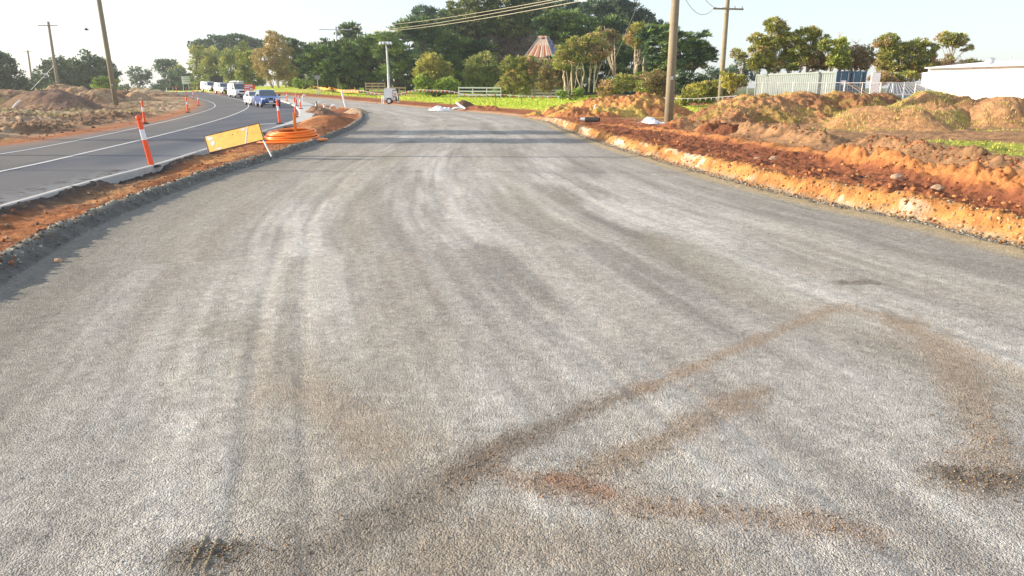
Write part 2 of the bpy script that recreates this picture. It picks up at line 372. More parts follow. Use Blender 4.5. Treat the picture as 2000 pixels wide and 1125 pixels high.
    zg = .006*tread+(fbm(X*2.2, Y*2.2, 4, 80)-.5)*.022+(streak-.5)*.009+(streakf-.5)*.003*(Y < 25)+dirt*.007*(fbm(X*30, Y*30, 2, 86)-.3)
    # tyre tracks pressed into the surface
    for c in (.245, .275, .455, .485, .69, .72):
        zg = zg-.006*np.exp(-((T_-c)/.006)**2)*(.4+.8*fbm(X*.8, Y*.4, 2, 83))
    zg = zg*(.4+.6*ss(.0, .05, tt))+.035*ss(.35, 0, dGR)*(.5+n3)
    # lip of spilled gravel along the left edge
    lip = ss(.0, .5, .5-dGL)*(Y < 120)
    # ---- asphalt
    ac = np.zeros(X.shape+(3,))+np.array((.068, .072, .090))
    d1, s1, _ = pl_dist(X, Y, L1); ac = colmix(ac, (.105, .095, .088), (s1 > 0)*.8)
    ac = colmix(ac, (.14, .13, .12), .5*ss(.45, .7, fbm(X*.6, Y*.2, 4, 90)))
    ac = colmix(ac, (.26, .15, .09), ss(1.4, .1, dA)*.75*(.3+n2))
    ac = colmix(ac, (.20, .20, .20), ss(1.5, .3, dK)*.55*(Y < 40))
    spot = ss(.62, .7, vn(X*9, Y*9, 95))*ss(1.6, .5, dK)*(Y < 16); ac = colmix(ac, (.05, .045, .04), spot)
    za = 0*n1
    # ---- median
    t_m = dGL/(dGL+dK+1e-6); wmed = dGL+dK
    wr = .13*np.exp(-((dGL-.24)/.15)**2)*(.75+.5*fbm(pGL*1.2, dGL*3, 3, 101))
    zm = wr+.035*(n3-.5)*ss(.55, .3, dGL)+.02*cl2*ss(.5, .3, dGL)-.02*ss(.1, .6, dGL)+(n2-.5)*.09*ss(.15, .5, dGL)+.03*cl1*ss(.1, .4, dGL)+.02*cl2+.02*(n3-.5)
    hump = ss(.38, .7, fbm(pK*.7, dK*.8, 3, 104))          # heaps of dark fill against the kerb's back
    zm = np.where(dK < dGL, lerp(zm, -.05+.13*hump*ss(1.1, .15, dK)+.05*cl2+.03*n3, ss(.7, .15, dK)), zm)
    zm = zm+.38*ss(9, 1, np.hypot(X+9.5, Y-38))*ss(.2, 1.5, dGL)*ss(.2, 1.5, dK)
    mc = np.zeros(X.shape+(3,))+np.array((.34, .135, .055))
    mc = colmix(mc, (.22, .085, .04), ss(.45, .62, fbm(X*1.1, Y*.8, 4, 107)))
    mc = colmix(mc, (.52, .27, .11), .8*ss(.5, .66, fbm(X*.9+5, Y*.5, 4, 108))*ss(.35, .6, t_m))
    mc = colmix(mc, (.17, .125, .085), .75*ss(.40, .6, fbm(X*1.3, Y*.5, 3, 109))*ss(.5, .75, t_m)*(Y < 20))
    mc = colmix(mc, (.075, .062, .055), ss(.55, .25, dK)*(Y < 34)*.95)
    mc = colmix(mc, (.36, .33, .26), ss(.42, .28, dGL+.06*(n3-.5)))
    mc = colmix(mc, (.15, .14, .125), ss(.26, .14, dGL+.06*(n3-.5)))  # road-facing side of the windrow painted darker, its shade put into the colour
    # ---- left land
    lc = np.zeros(X.shape+(3,))+np.array((.26, .165, .10))
    lc = colmix(lc, (.16, .10, .065), ss(.42, .6, fbm(X*.35, Y*.16, 5, 120)))
    lc = colmix(lc, (.40, .29, .19), .8*ss(.52, .66, fbm(X*.12, Y*.3, 4, 121)))
    lc = colmix(lc, (.28, .25, .09), .6*ss(.55, .7, fbm(X*.25, Y*.25, 4, 122)))
    lc = colmix(lc, (.42, .17, .08), .9*ss(1.6, .2, dA))
    lc = colmix(lc, (.36, .30, .08), .8*(X > -105)*(X < -60)*ss(125, 140, Y)*ss(230, 200, Y))
    zl = .05*ss(0, .6, dA)+((n1-.5)*.5+(n2-.5)*.30+.22*cl1*ss(.5, .7, n1+.25*n2))*ss(.3, 2.5, dA)*(.4+.6*near)
    zl = zl+.10*ss(.45, .6, vn(X*.08, Y*.5, 125))*ss(.5, 2.5, dA)*near
    # ---- right land
    nr = 1-ss(34, 48, Y)
    edge = dGR+.10*(fbm(pGR*1.3, dGR, 3, 130)-.5)+.09*(fbm(pGR*6, dGR*2, 3, 131)-.5)
    bh = .25*nr+.09*(1-nr)
    zr = bh*ss(.24, .5, edge)*(1+.3*(n2-.5)+.25*(fbm(pGR*7, dGR*3, 3, 132)-.5))+.03*ss(.0, .12, edge)*n3
    zr = zr+(.07*(fbm(X*8, Y*8, 3, 162)-.5)+.035*(fbm(X*30, Y*30, 2, 163)-.5))*ss(.2, .36, edge)*ss(.95, .6, edge)*nr
    zr = zr+.012*cl2*ss(.15, .3, edge)+.05*ss(.5, .9, dGR)*(n2-.5)+.03*(n3-.5)*ss(.1, .3, edge)
    rc = np.zeros(X.shape+(3,))+np.array((.33, .125, .055))
    rc = colmix(rc, (.24, .085, .04), ss(.4, .62, fbm(X*1.2, Y*.6, 4, 133)))
    rc = colmix(rc, (.47, .225, .075), ss(.70, .52, edge)*nr)
    rc = colmix(rc, (.66, .58, .45), .9*nr*ss(.58, .48, edge)*ss(.24, .32, edge)*ss(.515, .55, .60*fbm(pGR*.8, edge*2, 3, 136)+.40*fbm(pGR*2.6, edge*9, 3, 137)+.005))
    rc = colmix(rc, (.33, .28, .20), ss(.36, .24, edge+.08*(n3-.5))); rc = colmix(rc, (.30, .13, .05), .6*nr*(edge < .6)*ss(.48, .6, fbm(pGR*2.2, edge*9, 4, 161)))  # last mix paints dark patches on the cut face as shaded crevices
    # ruts and ridges behind the cut edge
    rut = ss(.55, .95, dGR)*ss(3.6, 2.9, dGR)*nr
    zr = zr-.07*rut*ss(1.1, 1.5, dGR)+rut*(.05*(n2-.5)+.03*cl2+.04*(n3-.5))
    rc = colmix(rc, (.23, .085, .045), .7*rut*ss(1.1, 1.5, dGR))
    dk = (ss(.55, .62, fbm(X*3, Y*3, 3, 139))*np.exp(-((dGR-1.15)/.25)**2)*(Y > 8)*(Y < 15)); rc = colmix(rc, (.035, .03, .03), dk*.85)
    for pts, h, wd in ((((1325, 262), (1400, 262), (1500, 275), (1610, 292)), .44, .55), (((1690, 305), (1780, 318), (1900, 345), (2020, 375)), .32, .5), (((1640, 335), (1800, 368), (2020, 412)), .30, .4), (((1180, 252), (1330, 272), (1500, 303), (1640, 330)), .05, .35)):
        pl = np.array(gp(*pts)); d, _, p = pl_dist(X, Y, pl); e = np.exp(-(d/wd)**2)
        zr = zr+h*e*(.6+.5*fbm(p*1.4, d*2, 3, 141))+e*(.17*cl1+.06*cl2+.04*(n3-.5)+.16*(n2-.5))*min(1, h*4)
        rc = colmix(rc, (.50, .21, .075), .9*ss(.25, .6, e))
    brown = ss(3.4, 4.6, dGR+.8*(n1-.5))*nr
    rc = colmix(rc, (.34, .195, .10), brown); rc = colmix(rc, (.21, .12, .065), brown*.7*ss(.45, .6, fbm(X*.5, Y*1.5, 4, 145)))
    zr = zr-.12*brown+brown*.05*(n2-.5)
    def band_g(pts, wd, s, rgb=(.20, .27, .03)):
        pl = np.array(gp(*pts)); d, _, p = pl_dist(X, Y, pl); return s*ss(1.2, .6, d/wd+1.6*(n2-.5)), rgb
    grass = np.zeros(X.shape)
    for a in ((((1600, 262), (1800, 262), (2100, 263)), .55, .8, (.36, .27, .09)), (((1895, 290), (1990, 300), (2120, 318)), 1.5, .9, (.30, .33, .06)), (((1290, 213), (1350, 213), (1390, 210)), 3.5, 1, (.17, .29, .03))):
        k, rgb = band_g(*a); k = k*(Y < 75); rc = colmix(rc, rgb, k); grass = np.maximum(grass, k)
    # far verge beyond the road
    fv = ss(40, 50, Y)
    dv = dGR+1.5*(n1-.5)
    gm = fv*ss(3.5, 5.5, dv-1.4*ss(20, -10, X))*(X < 14)
    rc = colmix(rc, (.40, .52, .04), gm); rc = colmix(rc, (.58, .56, .10), gm*.7*ss(.45, .62, fbm(X*.4, Y*.4, 4, 150)))
    pth = gm*np.exp(-((dGR-13-5*(vn(X*.05, Y*.05, 152)-.5))/1.6)**2)*(X < -14); rc = colmix(rc, (.50, .30, .17), pth*.9)
    rc = colmix(rc, (.45, .28, .17), .75*fv*ss(1.2, .2, dGR))
    grass = np.maximum(grass, gm*(1-pth))
    farm = ss(120, 150, Y); rc = colmix(rc, (.10, .16, .05), farm*.8*(X > 0)); 
    zr = zr+gm*.10
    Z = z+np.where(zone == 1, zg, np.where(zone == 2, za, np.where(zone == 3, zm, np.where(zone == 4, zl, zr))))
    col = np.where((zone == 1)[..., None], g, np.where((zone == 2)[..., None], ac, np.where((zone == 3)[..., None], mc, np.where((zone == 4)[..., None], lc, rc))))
    return Z, col, zone, grass
# rows: distance from the photographer
rows = [1.0]
while rows[-1] < 3000:
    D = rows[-1]
    st = .018+.004*max(0, D-3) if D < 10 else (.045+.0055*(D-10) if D < 45 else (.28+.012*(D-45) if D < 160 else D*.03))
    rows.append(D+st)
rows = np.array(rows)
ang = np.radians(np.linspace(-43, 43, 940)); ta = np.tan(ang)
X = rows[:, None]*ta[None, :]; Y = np.repeat(rows[:, None], len(ta), 1)
Z, COL, ZONE, GRS = ground_fields(X, Y)
nr_, nc_ = X.shape
idx = np.arange(nr_*nc_).reshape(nr_, nc_)
Fq = np.stack([idx[:-1, :-1], idx[:-1, 1:], idx[1:, 1:], idx[1:, :-1]], -1).reshape(-1, 4)
fz = ZONE[:-1, :-1].reshape(-1)
VV = np.stack([X, Y, Z], -1).reshape(-1, 3); CC = COL.reshape(-1, 3)
def sub(name, mask, m, label=None, sm=True):
    F = Fq[mask]; u, inv = np.unique(F, return_inverse=True)
    return tag(from_np(name, VV[u], inv.reshape(F.shape), m, CC[u], None, sm), kind='structure')
sub('gravel_road', fz == 1, M['gravel']); sub('asphalt_road', fz == 2, M['asphalt']); sub('median_earth', fz == 3, M['soil']); sub('ground', fz >= 4, M['soil'])
# the wide land around and behind the photographer
bs = [(-4000, -4000), (4000, -4000), (4000, 6000), (-4000, 6000)]
tag(from_np('land', [(x, y, -.35) for x, y in bs], [(0, 1, 2, 3)], mat('land_soil', (.24, .15, .08), .95, noise=.3, nscale=.2)), kind='structure')
def groundz(x, y):
    z, c, zo, g = ground_fields(np.array([[x]]), np.array([[y]])); return float(z[0, 0])

# ---------------------------------------------------------------- markings and kerb
def strip(name, pl, w_, m, dz=-.001, y0=-1, y1=400):
    pl = np.array([p for p in pl if y0 <= p[1] <= y1]); d = np.gradient(pl, axis=0); nrm = np.stack([-d[:, 1], d[:, 0]], 1)/np.linalg.norm(d, axis=1)[:, None]
    a = pl+nrm*w_/2; b = pl-nrm*w_/2; za = Zb(pl[:, 0], pl[:, 1])+dz+.008
    V = np.vstack([np.column_stack([a, za]), np.column_stack([b, za])]); n = len(pl)
    F = [(i, i+1, n+i+1, n+i) for i in range(n-1)]
    return tag(from_np(name, V, F, m), kind='structure')
strip('lane_marking', L1, .11, M['line']); strip('lane_marking', L2, .09, M['line'])
strip('lane_marking', np.array([tuple(G(498, 243.5))[:2], tuple(G(515, 242.5))[:2], tuple(G(537, 241.5))[:2]]), .35, M['line'])
def kerb(pl, name='kerb'):
    pl = pl[pl[:, 1] > -2]; n = len(pl); d = np.gradient(pl, axis=0); nrm = np.stack([d[:, 1], -d[:, 0]], 1)/np.linalg.norm(d, axis=1)[:, None]     # to the right of travel = median side
    wd = .15+.75*ss(30, 42, pl[:, 1])+1.3*ss(46, 62, pl[:, 1]); zb = Zb(pl[:, 0], pl[:, 1])
    V = []
    for i in range(n):
        prof = [(0.0, -.05), (.0, .07), (.03, .115), (.05, .125), (wd[i]-.02, .125), (wd[i], .11), (wd[i]+.005, .0), (wd[i]+.01, -.10), (wd[i]+.01, -.3)]
        for o_, z_ in prof: V.append((pl[i][0]+nrm[i][0]*o_, pl[i][1]+nrm[i][1]*o_, zb[i]+z_))
    k = 9; F = [(i*k+j, i*k+j+1, (i+1)*k+j+1, (i+1)*k+j) for i in range(n-1) for j in range(k-1)]+[tuple(range(k)), tuple((n-1)*k+j for j in range(k))[::-1]]
    return tag(from_np(name, V, F, M['conc']), kind='structure')
kerb(KE[:-20])

# ================================================================ DIRT MOUNDS
STRAW = []
def mound(label, bumps, base, palette, seed, name='dirt_mound', cat='dirt mound', group=None, rough=1., res=None, clod=1.):
    """bumps: (px_centre, px_top_y, D, rx, ry) crest pixel at depth D, half sizes in metres"""
    B = []
    for px, py, D, rx, ry in bumps:
        p = P(px, py, D); B.append((p.x, D, p.z-GZ(p.x, D), rx, ry))
    x0 = min(b[0]-b[3]*1.25 for b in B); x1 = max(b[0]+b[3]*1.25 for b in B); y0 = min(b[1]-b[4]*1.25 for b in B); y1 = max(b[1]+b[4]*1.25 for b in B)
    Dm = sum(b[1] for b in B)/len(B); res = res or max(.045, Dm*.0016)
    xs = np.arange(x0, x1, res); ys = np.arange(y0, y1, res*1.3); X, Y = np.meshgrid(xs, ys)
    H = np.zeros(X.shape)-.5; wx = X+1.1*(fbm(X*.6, Y*.6, 3, seed)-.5)*rough; wy = Y+1.1*(fbm(X*.6+9, Y*.6, 3, seed+1)-.5)*rough
    for bx, by, h, rx, ry in B:
        r = np.sqrt(((wx-bx)/rx)**2+((wy-by)/ry)**2); prof = np.where(r < 1.15, (1+.12)*np.exp(-(r*1.25)**2.4)-.12, -.3)
        H = np.maximum(H, h*prof)
    k = ss(-.05, .35, H)
    H = H+k*rough*((fbm(X*1.1, Y*1.1, 5, seed+2)-.5)*.30+clod*(.07*clods(X*2.1, Y*2.1, seed+5)+.08*clods(X*4.7, Y*4.7, seed+8)+.22*(fbm(X*4, Y*4, 4, seed+9)-.5))+.07*(fbm(X*9, Y*9, 3, seed+10)-.5))
    Zg = Zb(X, Y); Z = Zg+H
    c = np.zeros(X.shape+(3,))+np.array(palette[0])
    for i, p in enumerate(palette[1:]):
        c = colmix(c, p[:3], (p[3] if len(p) > 3 else .8)*ss(.48, .62, fbm(X*.55+i*7, Y*.8, 5, seed+20+i)))
    n, m = X.shape; idx = np.arange(n*m).reshape(n, m); F = np.stack([idx[:-1, :-1], idx[:-1, 1:], idx[1:, 1:], idx[1:, :-1]], -1).reshape(-1, 4)
    keep = (H[:-1, :-1] > -.16).reshape(-1); F = F[keep]; V = np.stack([X, Y, Z], -1).reshape(-1, 3); u, inv = np.unique(F, return_inverse=True)
    if any(c_[1] > c_[0]*.85 and c_[0] > .3 for c_ in palette) or seed in (230, 250):
        qq = np.random.default_rng(seed); pk = V[u][qq.integers(len(u), size=900)]; STRAW.append(pk[pk[:, 2] > Zb(pk[:, 0], pk[:, 1])+.1])
    V = V[u]; cx = float(V[:, 0].mean()); cy = float(V[:, 1].mean()); cz = GZ(cx, cy); V = V-np.array((cx, cy, cz))
    o = from_np(name, V, inv.reshape(F.shape), M['pile'], c.reshape(-1, 3)[u], None, False); o.location = (cx, cy, cz)
    return tag(o, label, cat, group)
ORG = [(.43, .225, .105), (.27, .125, .06, .75), (.55, .31, .13, .6), (.36, .32, .07, .4)]
ORG2 = [(.44, .245, .12), (.35, .185, .09, .6), (.55, .31, .14, .5)]
RED = [(.44, .18, .075), (.26, .105, .055, .8), (.56, .30, .10, .7), (.60, .48, .12, .6)]
DRK = [(.20, .13, .10), (.13, .085, .065, .7), (.34, .22, .12, .4)]
BRN = [(.30, .185, .11), (.18, .11, .07, .8), (.46, .32, .19, .7)]
mg = 'spoil heaps left by the earthworks'
mound('long rough orange and yellow spoil heap left of the big pole, white stick on it', [(1120, 206, 48, 3.4, 2.4), (1190, 192, 47, 3.6, 2.8), (1255, 186, 46, 3.2, 2.8), (1160, 212, 44, 3.4, 1.9)], 0, RED, 200, group=mg, clod=1.7)
mound('orange spoil heap right of the big pole below the grey container', [(1480, 187, 38, 3.6, 3.6), (1560, 184, 38.5, 3.6, 3.6), (1640, 183, 39, 3.4, 3.6), (1420, 208, 36, 2.6, 2.8)], 0, ORG, 210, group=mg, clod=1.3)
mound('grassy dark topped spoil heap behind the orange heaps in front of the turquoise shed', [(1690, 185, 41, 2.6, 2.4), (1735, 181, 42, 2.0, 2.2)], 0, [(.27, .14, .07), (.2, .1, .05), (.3, .3, .07, .5)], 220, group=mg)
mound('smooth light orange spoil heap lowest of the heaps at the right', [(1715, 207, 31, 2.3, 2.5), (1765, 212, 30.5, 2.2, 2.3)], 0, ORG2, 230, group=mg, clod=.35, rough=.7)
mound('tall orange spoil heap below the left corner of the white shed', [(1810, 183, 34.5, 2.6, 3.0), (1850, 186, 34.5, 2.3, 2.8)], 0, ORG2+[(.36, .40, .07, .5)], 240, group=mg, clod=.7)
mound('orange spoil heap at the right frame edge in front of the white shed', [(1945, 189, 33.5, 2.6, 2.9), (2030, 190, 33.5, 2.8, 2.9)], 0, ORG2, 250, group=mg, clod=.6)
mound('large smooth dark brown spoil heap at the far left', [(95, 175, 66, 4.2, 3.4), (120, 180, 64, 3.2, 3.2), (60, 182, 66, 3.0, 3.0)], 0, DRK, 260, group=mg, clod=.25, rough=.8)
mound('low orange brown spoil heap left of the dark one cut by the frame', [(0, 183, 68, 3.6, 3.5), (38, 182, 72, 3.0, 3)], 0, BRN+[(.5, .34, .12, .5)], 270, group=mg)
mound('row of small rough brown spoil heaps left of the wooden pole', [(120, 166, 92, 4.0, 3.2), (150, 170, 90, 3.6, 3), (180, 178, 88, 3.4, 3), (205, 177, 92, 3.0, 3)], 0, BRN, 280, group=mg, rough=1.5)
mound('small rough tan spoil heap right behind the wooden pole', [(240, 178, 96, 3.4, 3), (262, 180, 94, 2.4, 2.5)], 0, BRN, 290, group=mg, rough=1.4)
mound('pale tan spoil heap in front of the far small trees', [(272, 171, 118, 3, 3), (285, 174, 116, 3, 3), (303, 176, 116, 3, 3)], 0, [(.44, .33, .20), (.30, .2, .12, .6)], 300, group=mg, rough=1.2)
mound('long low brown ridge of rough spoil at the far left horizon', [(10, 176, 110, 7, 3), (200, 174, 120, 6, 3), (320, 181, 112, 3.4, 2.4)], 0, BRN, 310, group=mg, rough=1.2)
mound('small dark conical soil heap behind the white pipes across the road', [(904, 196, 64, 1.5, 1.5)], 0, [(.17, .095, .06), (.12, .07, .05)], 320, group=mg, clod=.2, rough=.6)
mound('low red rubble heap right of the white pipes across the road', [(935, 207, 61, 1.6, .9), (950, 208, 60, 1.3, .9)], 0, [(.36, .14, .07), (.22, .09, .05)], 330, group=mg, rough=.9, clod=1.4)
mound('small pale sand heap at the tip of the red median', [(693, 211, 57, .8, 1.0), (702, 213.5, 55.5, .8, 1.0)], 0, [(.50, .38, .26), (.42, .29, .19)], 340, group=mg, clod=.2, rough=.4)
mound('brown rubble heap beside the white concrete island nose', [(611, 208, 54, .9, 1.6), (624, 211, 53, .9, 1.5), (636, 214, 51, .8, 1.4)], 0, [(.28, .17, .11), (.17, .1, .07)], 350, group=mg, clod=1.3, rough=.8)
mound('pile of dark red clods on the ridge beside the big pole', [(1395, 238, 27.5, .9, .8), (1430, 244, 26.5, .9, .7)], 0, [(.34, .13, .06), (.2, .08, .045), (.55, .27, .1, .5)], 360, name='clod_pile', cat='clod pile', clod=2.0, rough=.6, res=.04)
def straw():
    q = np.random.default_rng(4); p = np.vstack(STRAW); p = p[vn(p[:, 0]*.8, p[:, 2]*2+p[:, 1]*.5, 6) > .5]; p = np.repeat(p, 7, 0)+q.normal(size=(len(p)*7, 3))*np.array((.09, .09, .0)); n = len(p); a = q.random(n)*6.28; h = .05+.12*q.random(n); w_ = .012
    V = np.stack([p-np.stack([np.cos(a)*w_, np.sin(a)*w_, 0*a+.03], -1), p+np.stack([np.cos(a)*w_, np.sin(a)*w_, 0*a-.03], -1), p+np.stack([q.normal(size=n)*.06, q.normal(size=n)*.06, h], -1)], 1).reshape(-1, 3)
    c = np.where(q.random((n, 1)) < .6, np.array((.62, .48, .20))[None], np.array((.36, .38, .07))[None])*(.6+.7*q.random((n, 1)))
    tag(from_np('dry_grass', V, np.arange(n*3).reshape(n, 3), M['leaf'], np.repeat(c, 3, 0)), kind='stuff')
straw()
# loose clods
def clod_field(name, spots, n, smin, smax, rgb, seed):
    q = np.random.default_rng(seed); V = []; F = []; Cc = []
    ico = [(0, 0, 1), (.89, 0, .45), (.28, .85, .45), (-.72, .53, .45), (-.72, -.53, .45), (.28, -.85, .45), (.72, .53, -.45), (-.28, .85, -.45), (-.89, 0, -.45), (-.28, -.85, -.45), (.72, -.53, -.45), (0, 0, -1)]
    fc = [(0, 1, 2), (0, 2, 3), (0, 3, 4), (0, 4, 5), (0, 5, 1), (1, 6, 2), (2, 7, 3), (3, 8, 4), (4, 9, 5), (5, 10, 1), (2, 6, 7), (3, 7, 8), (4, 8, 9), (5, 9, 10), (1, 10, 6), (11, 7, 6), (11, 8, 7), (11, 9, 8), (11, 10, 9), (11, 6, 10)]
    ico = np.array(ico); fc = np.array(fc); PX = []
    for k in range(n):
        pl, wd = spots[q.integers(len(spots))]; i = q.integers(len(pl)-1); t = q.random(); p = pl[i]*(1-t)+pl[i+1]*t; PX.append((p[0]+q.normal()*wd, p[1]+q.normal()*wd))
    PX = np.array(PX); zz, cc, zo, g = ground_fields(PX[:, 0][None], PX[:, 1][None]); zz = zz[0]; zo = zo[0]
    for k in range(n):
        if zo[k] == 1 and q.random() > .12: continue
        if zo[k] == 2: continue
        s = smin+(smax-smin)*q.random()**3; v = ico*s*(.45+.9*q.random((12, 1)))*np.array((.75+.5*q.random(), .75+.5*q.random(), .7+.4*q.random()))+np.array((PX[k][0], PX[k][1], zz[k]+s*.25))
        F.append(fc+len(V)*12); V.append(v); c = np.array(rgb[q.integers(len(rgb))])*(.7+.6*q.random()); Cc.append(np.tile(c, (12, 1)))
    return tag(from_np(name, np.vstack(V), np.vstack(F), M['soil'], np.vstack(Cc)), kind='stuff')
GRn = GR[(GR[:, 1] > 5) & (GR[:, 1] < 45)]; GLn = GL[(GL[:, 1] > 4) & (GL[:, 1] < 55)]
def off(pl, d): g_ = np.gradient(pl, axis=0); nn = np.stack([g_[:, 1], -g_[:, 0]], 1)/np.linalg.norm(g_, axis=1)[:, None]; return pl+nn*d
clod_field('soil_clods', [(off(GRn, 1.1), .35), (off(GRn, 2.6), .6), (np.array(gp((1325, 262), (1400, 262), (1500, 275), (1610, 292))), .5), (np.array(gp((1690, 305), (1780, 318), (1900, 345), (2020, 375))), .5)], 3000, .008, .05, [(.38, .15, .065), (.27, .10, .05), (.44, .20, .08)], 5)
clod_field('bank_crumbs', [(off(GRn, .42), .09), (off(GRn, .25), .07)], 3000, .006, .03, [(.46, .24, .09), (.38, .18, .07), (.55, .38, .2), (.3, .26, .18)], 15)
clod_field('median_clods', [(off(GLn, -.3), .08), (off(GLn, -.9), .4)], 2400, .006, .035, [(.22, .15, .1), (.34, .13, .06), (.3, .26, .2)], 6)
clod_field('windrow_stones', [(off(GLn, -.22), .10), (off(GRn, .08), .06)], 7000, .006, .022, [(.30, .28, .24), (.2, .19, .17), (.38, .35, .29), (.14, .13, .12)], 8)
Lr = np.array([(-26., 30), (-34, 48), (-50, 60), (-40, 52), (-20, 26), (-45, 80)])
clod_field('field_clods', [(Lr, 4)], 2400, .03, .11, [(.26, .16, .1), (.2, .12, .08), (.4, .27, .17)], 7)
# gravel stones lying loose on the road
def stones():
    q = np.random.default_rng(77); n = 6000; D = 1.9+10*q.random(n)**1.6; x = (q.random(n)-.5)*1.7*D; zz, cc, zo, g = ground_fields(x[None], D[None]); ok = zo[0] == 1
    x = x[ok]; D = D[ok]; z = zz[0][ok]; cc = cc[0][ok]; n = len(x); s = .002+.004*q.random(n)**3
    b = np.array([(1, 0, 0), (0, 1, 0), (-1, 0, 0), (0, -1, 0), (0, 0, .8), (0, 0, -.8)]); V = b[None]*s[:, None, None]*(.6+.8*q.random((n, 6, 1)))
    V = V+np.stack([x, D, z+s*.3], -1)[:, None]; f = np.array([(0, 1, 4), (1, 2, 4), (2, 3, 4), (3, 0, 4), (1, 0, 5), (2, 1, 5), (3, 2, 5), (0, 3, 5)])
    F = (f[None]+np.arange(n)[:, None, None]*6).reshape(-1, 3); c = np.repeat(cc*(.7+.75*q.random((n, 1))), 6, 0)
    tag(from_np('loose_stones', V.reshape(-1, 3), F, M['soil'], c), kind='stuff')
stones()
def crumbs():
    q = np.random.default_rng(31); PP = []
    for pts, wd, n in ((((420, 1110), (640, 1075), (800, 985), (900, 925), (1000, 868)), .10, 500), (((900, 925), (1000, 868), (1120, 812), (1260, 757), (1400, 700)), .06, 380), (((1060, 945), (1160, 915), (1290, 862), (1400, 800)), .06, 300), (((1000, 930), (1110, 955), (1260, 985), (1420, 1005), (1600, 1020), (1700, 1045)), .07, 420), (((1900, 790), (1940, 880), (1900, 940)), .12, 420), (((1860, 930), (1985, 940)), .08, 350), (((365, 1085), (450, 1075)), .05, 200)):
        pl = np.array(gp(*pts))
        for k in range(n): i = q.integers(len(pl)-1); t = q.random(); PP.append(pl[i]*(1-t)+pl[i+1]*t+q.normal(size=2)*wd)
    PP = np.array(PP); zz, cc, zo, g = ground_fields(PP[:, 0][None], PP[:, 1][None]); n = len(PP); s_ = .002+.0045*q.random(n)**3
    b = np.array([(1, 0, 0), (0, 1, 0), (-1, 0, 0), (0, -1, 0), (0, 0, .8), (0, 0, -.8)]); V = b[None]*s_[:, None, None]*(.6+.8*q.random((n, 6, 1))); V = V+np.stack([PP[:, 0], PP[:, 1], zz[0]+s_*.4], -1)[:, None]
    f = np.array([(0, 1, 4), (1, 2, 4), (2, 3, 4), (3, 0, 4), (1, 0, 5), (2, 1, 5), (3, 2, 5), (0, 3, 5)]); F = (f[None]+np.arange(n)[:, None, None]*6).reshape(-1, 3); c = np.array([(.30, .22, .14), (.22, .15, .09), (.32, .18, .09), (.4, .35, .27)])[q.integers(4, size=n)]*(.7+.6*q.random((n, 1)))
    tag(from_np('dirt_crumbs', V.reshape(-1, 3), F, M['soil'], np.repeat(c, 6, 0)), kind='stuff')
crumbs()
# grass
def grass_field():
    q = np.random.default_rng(3); n = 260000; D = 17+110*q.random(n)**.8; x = (q.random(n)-.5)*1.6*D; zz, cc, zo, g = ground_fields(x[None], D[None]); ok = (g[0] > .5) & (zo[0] == 5) & (q.random(n) < .7)
    x = x[ok]; D = D[ok]; z = zz[0][ok]; n = len(x); h = (.03+.05*q.random(n))*(1+D*.008); wd = .012+.0006*D; a = q.random(n)*6.28; lx = (q.random(n)-.5)*.12; ly = (q.random(n)-.5)*.12
    V = np.stack([np.stack([x-np.cos(a)*wd, D-np.sin(a)*wd, z-.01], -1), np.stack([x+np.cos(a)*wd, D+np.sin(a)*wd, z-.01], -1), np.stack([x+lx, D+ly, z+h], -1)], 1).reshape(-1, 3)
    F = np.arange(n*3).reshape(n, 3); c = np.where((x > 12)[:, None], np.array((.27, .33, .05))[None], np.array((.40, .50, .05))[None])*(.6+.8*q.random((n, 1))); c = c+np.array((.20, .10, .03))*(q.random((n, 1)) < np.where(x > 12, .6, .25)[:, None])
    tag(from_np('grass_blades', V, F, M['leaf'], np.repeat(c, 3, 0)), kind='stuff')
grass_field()
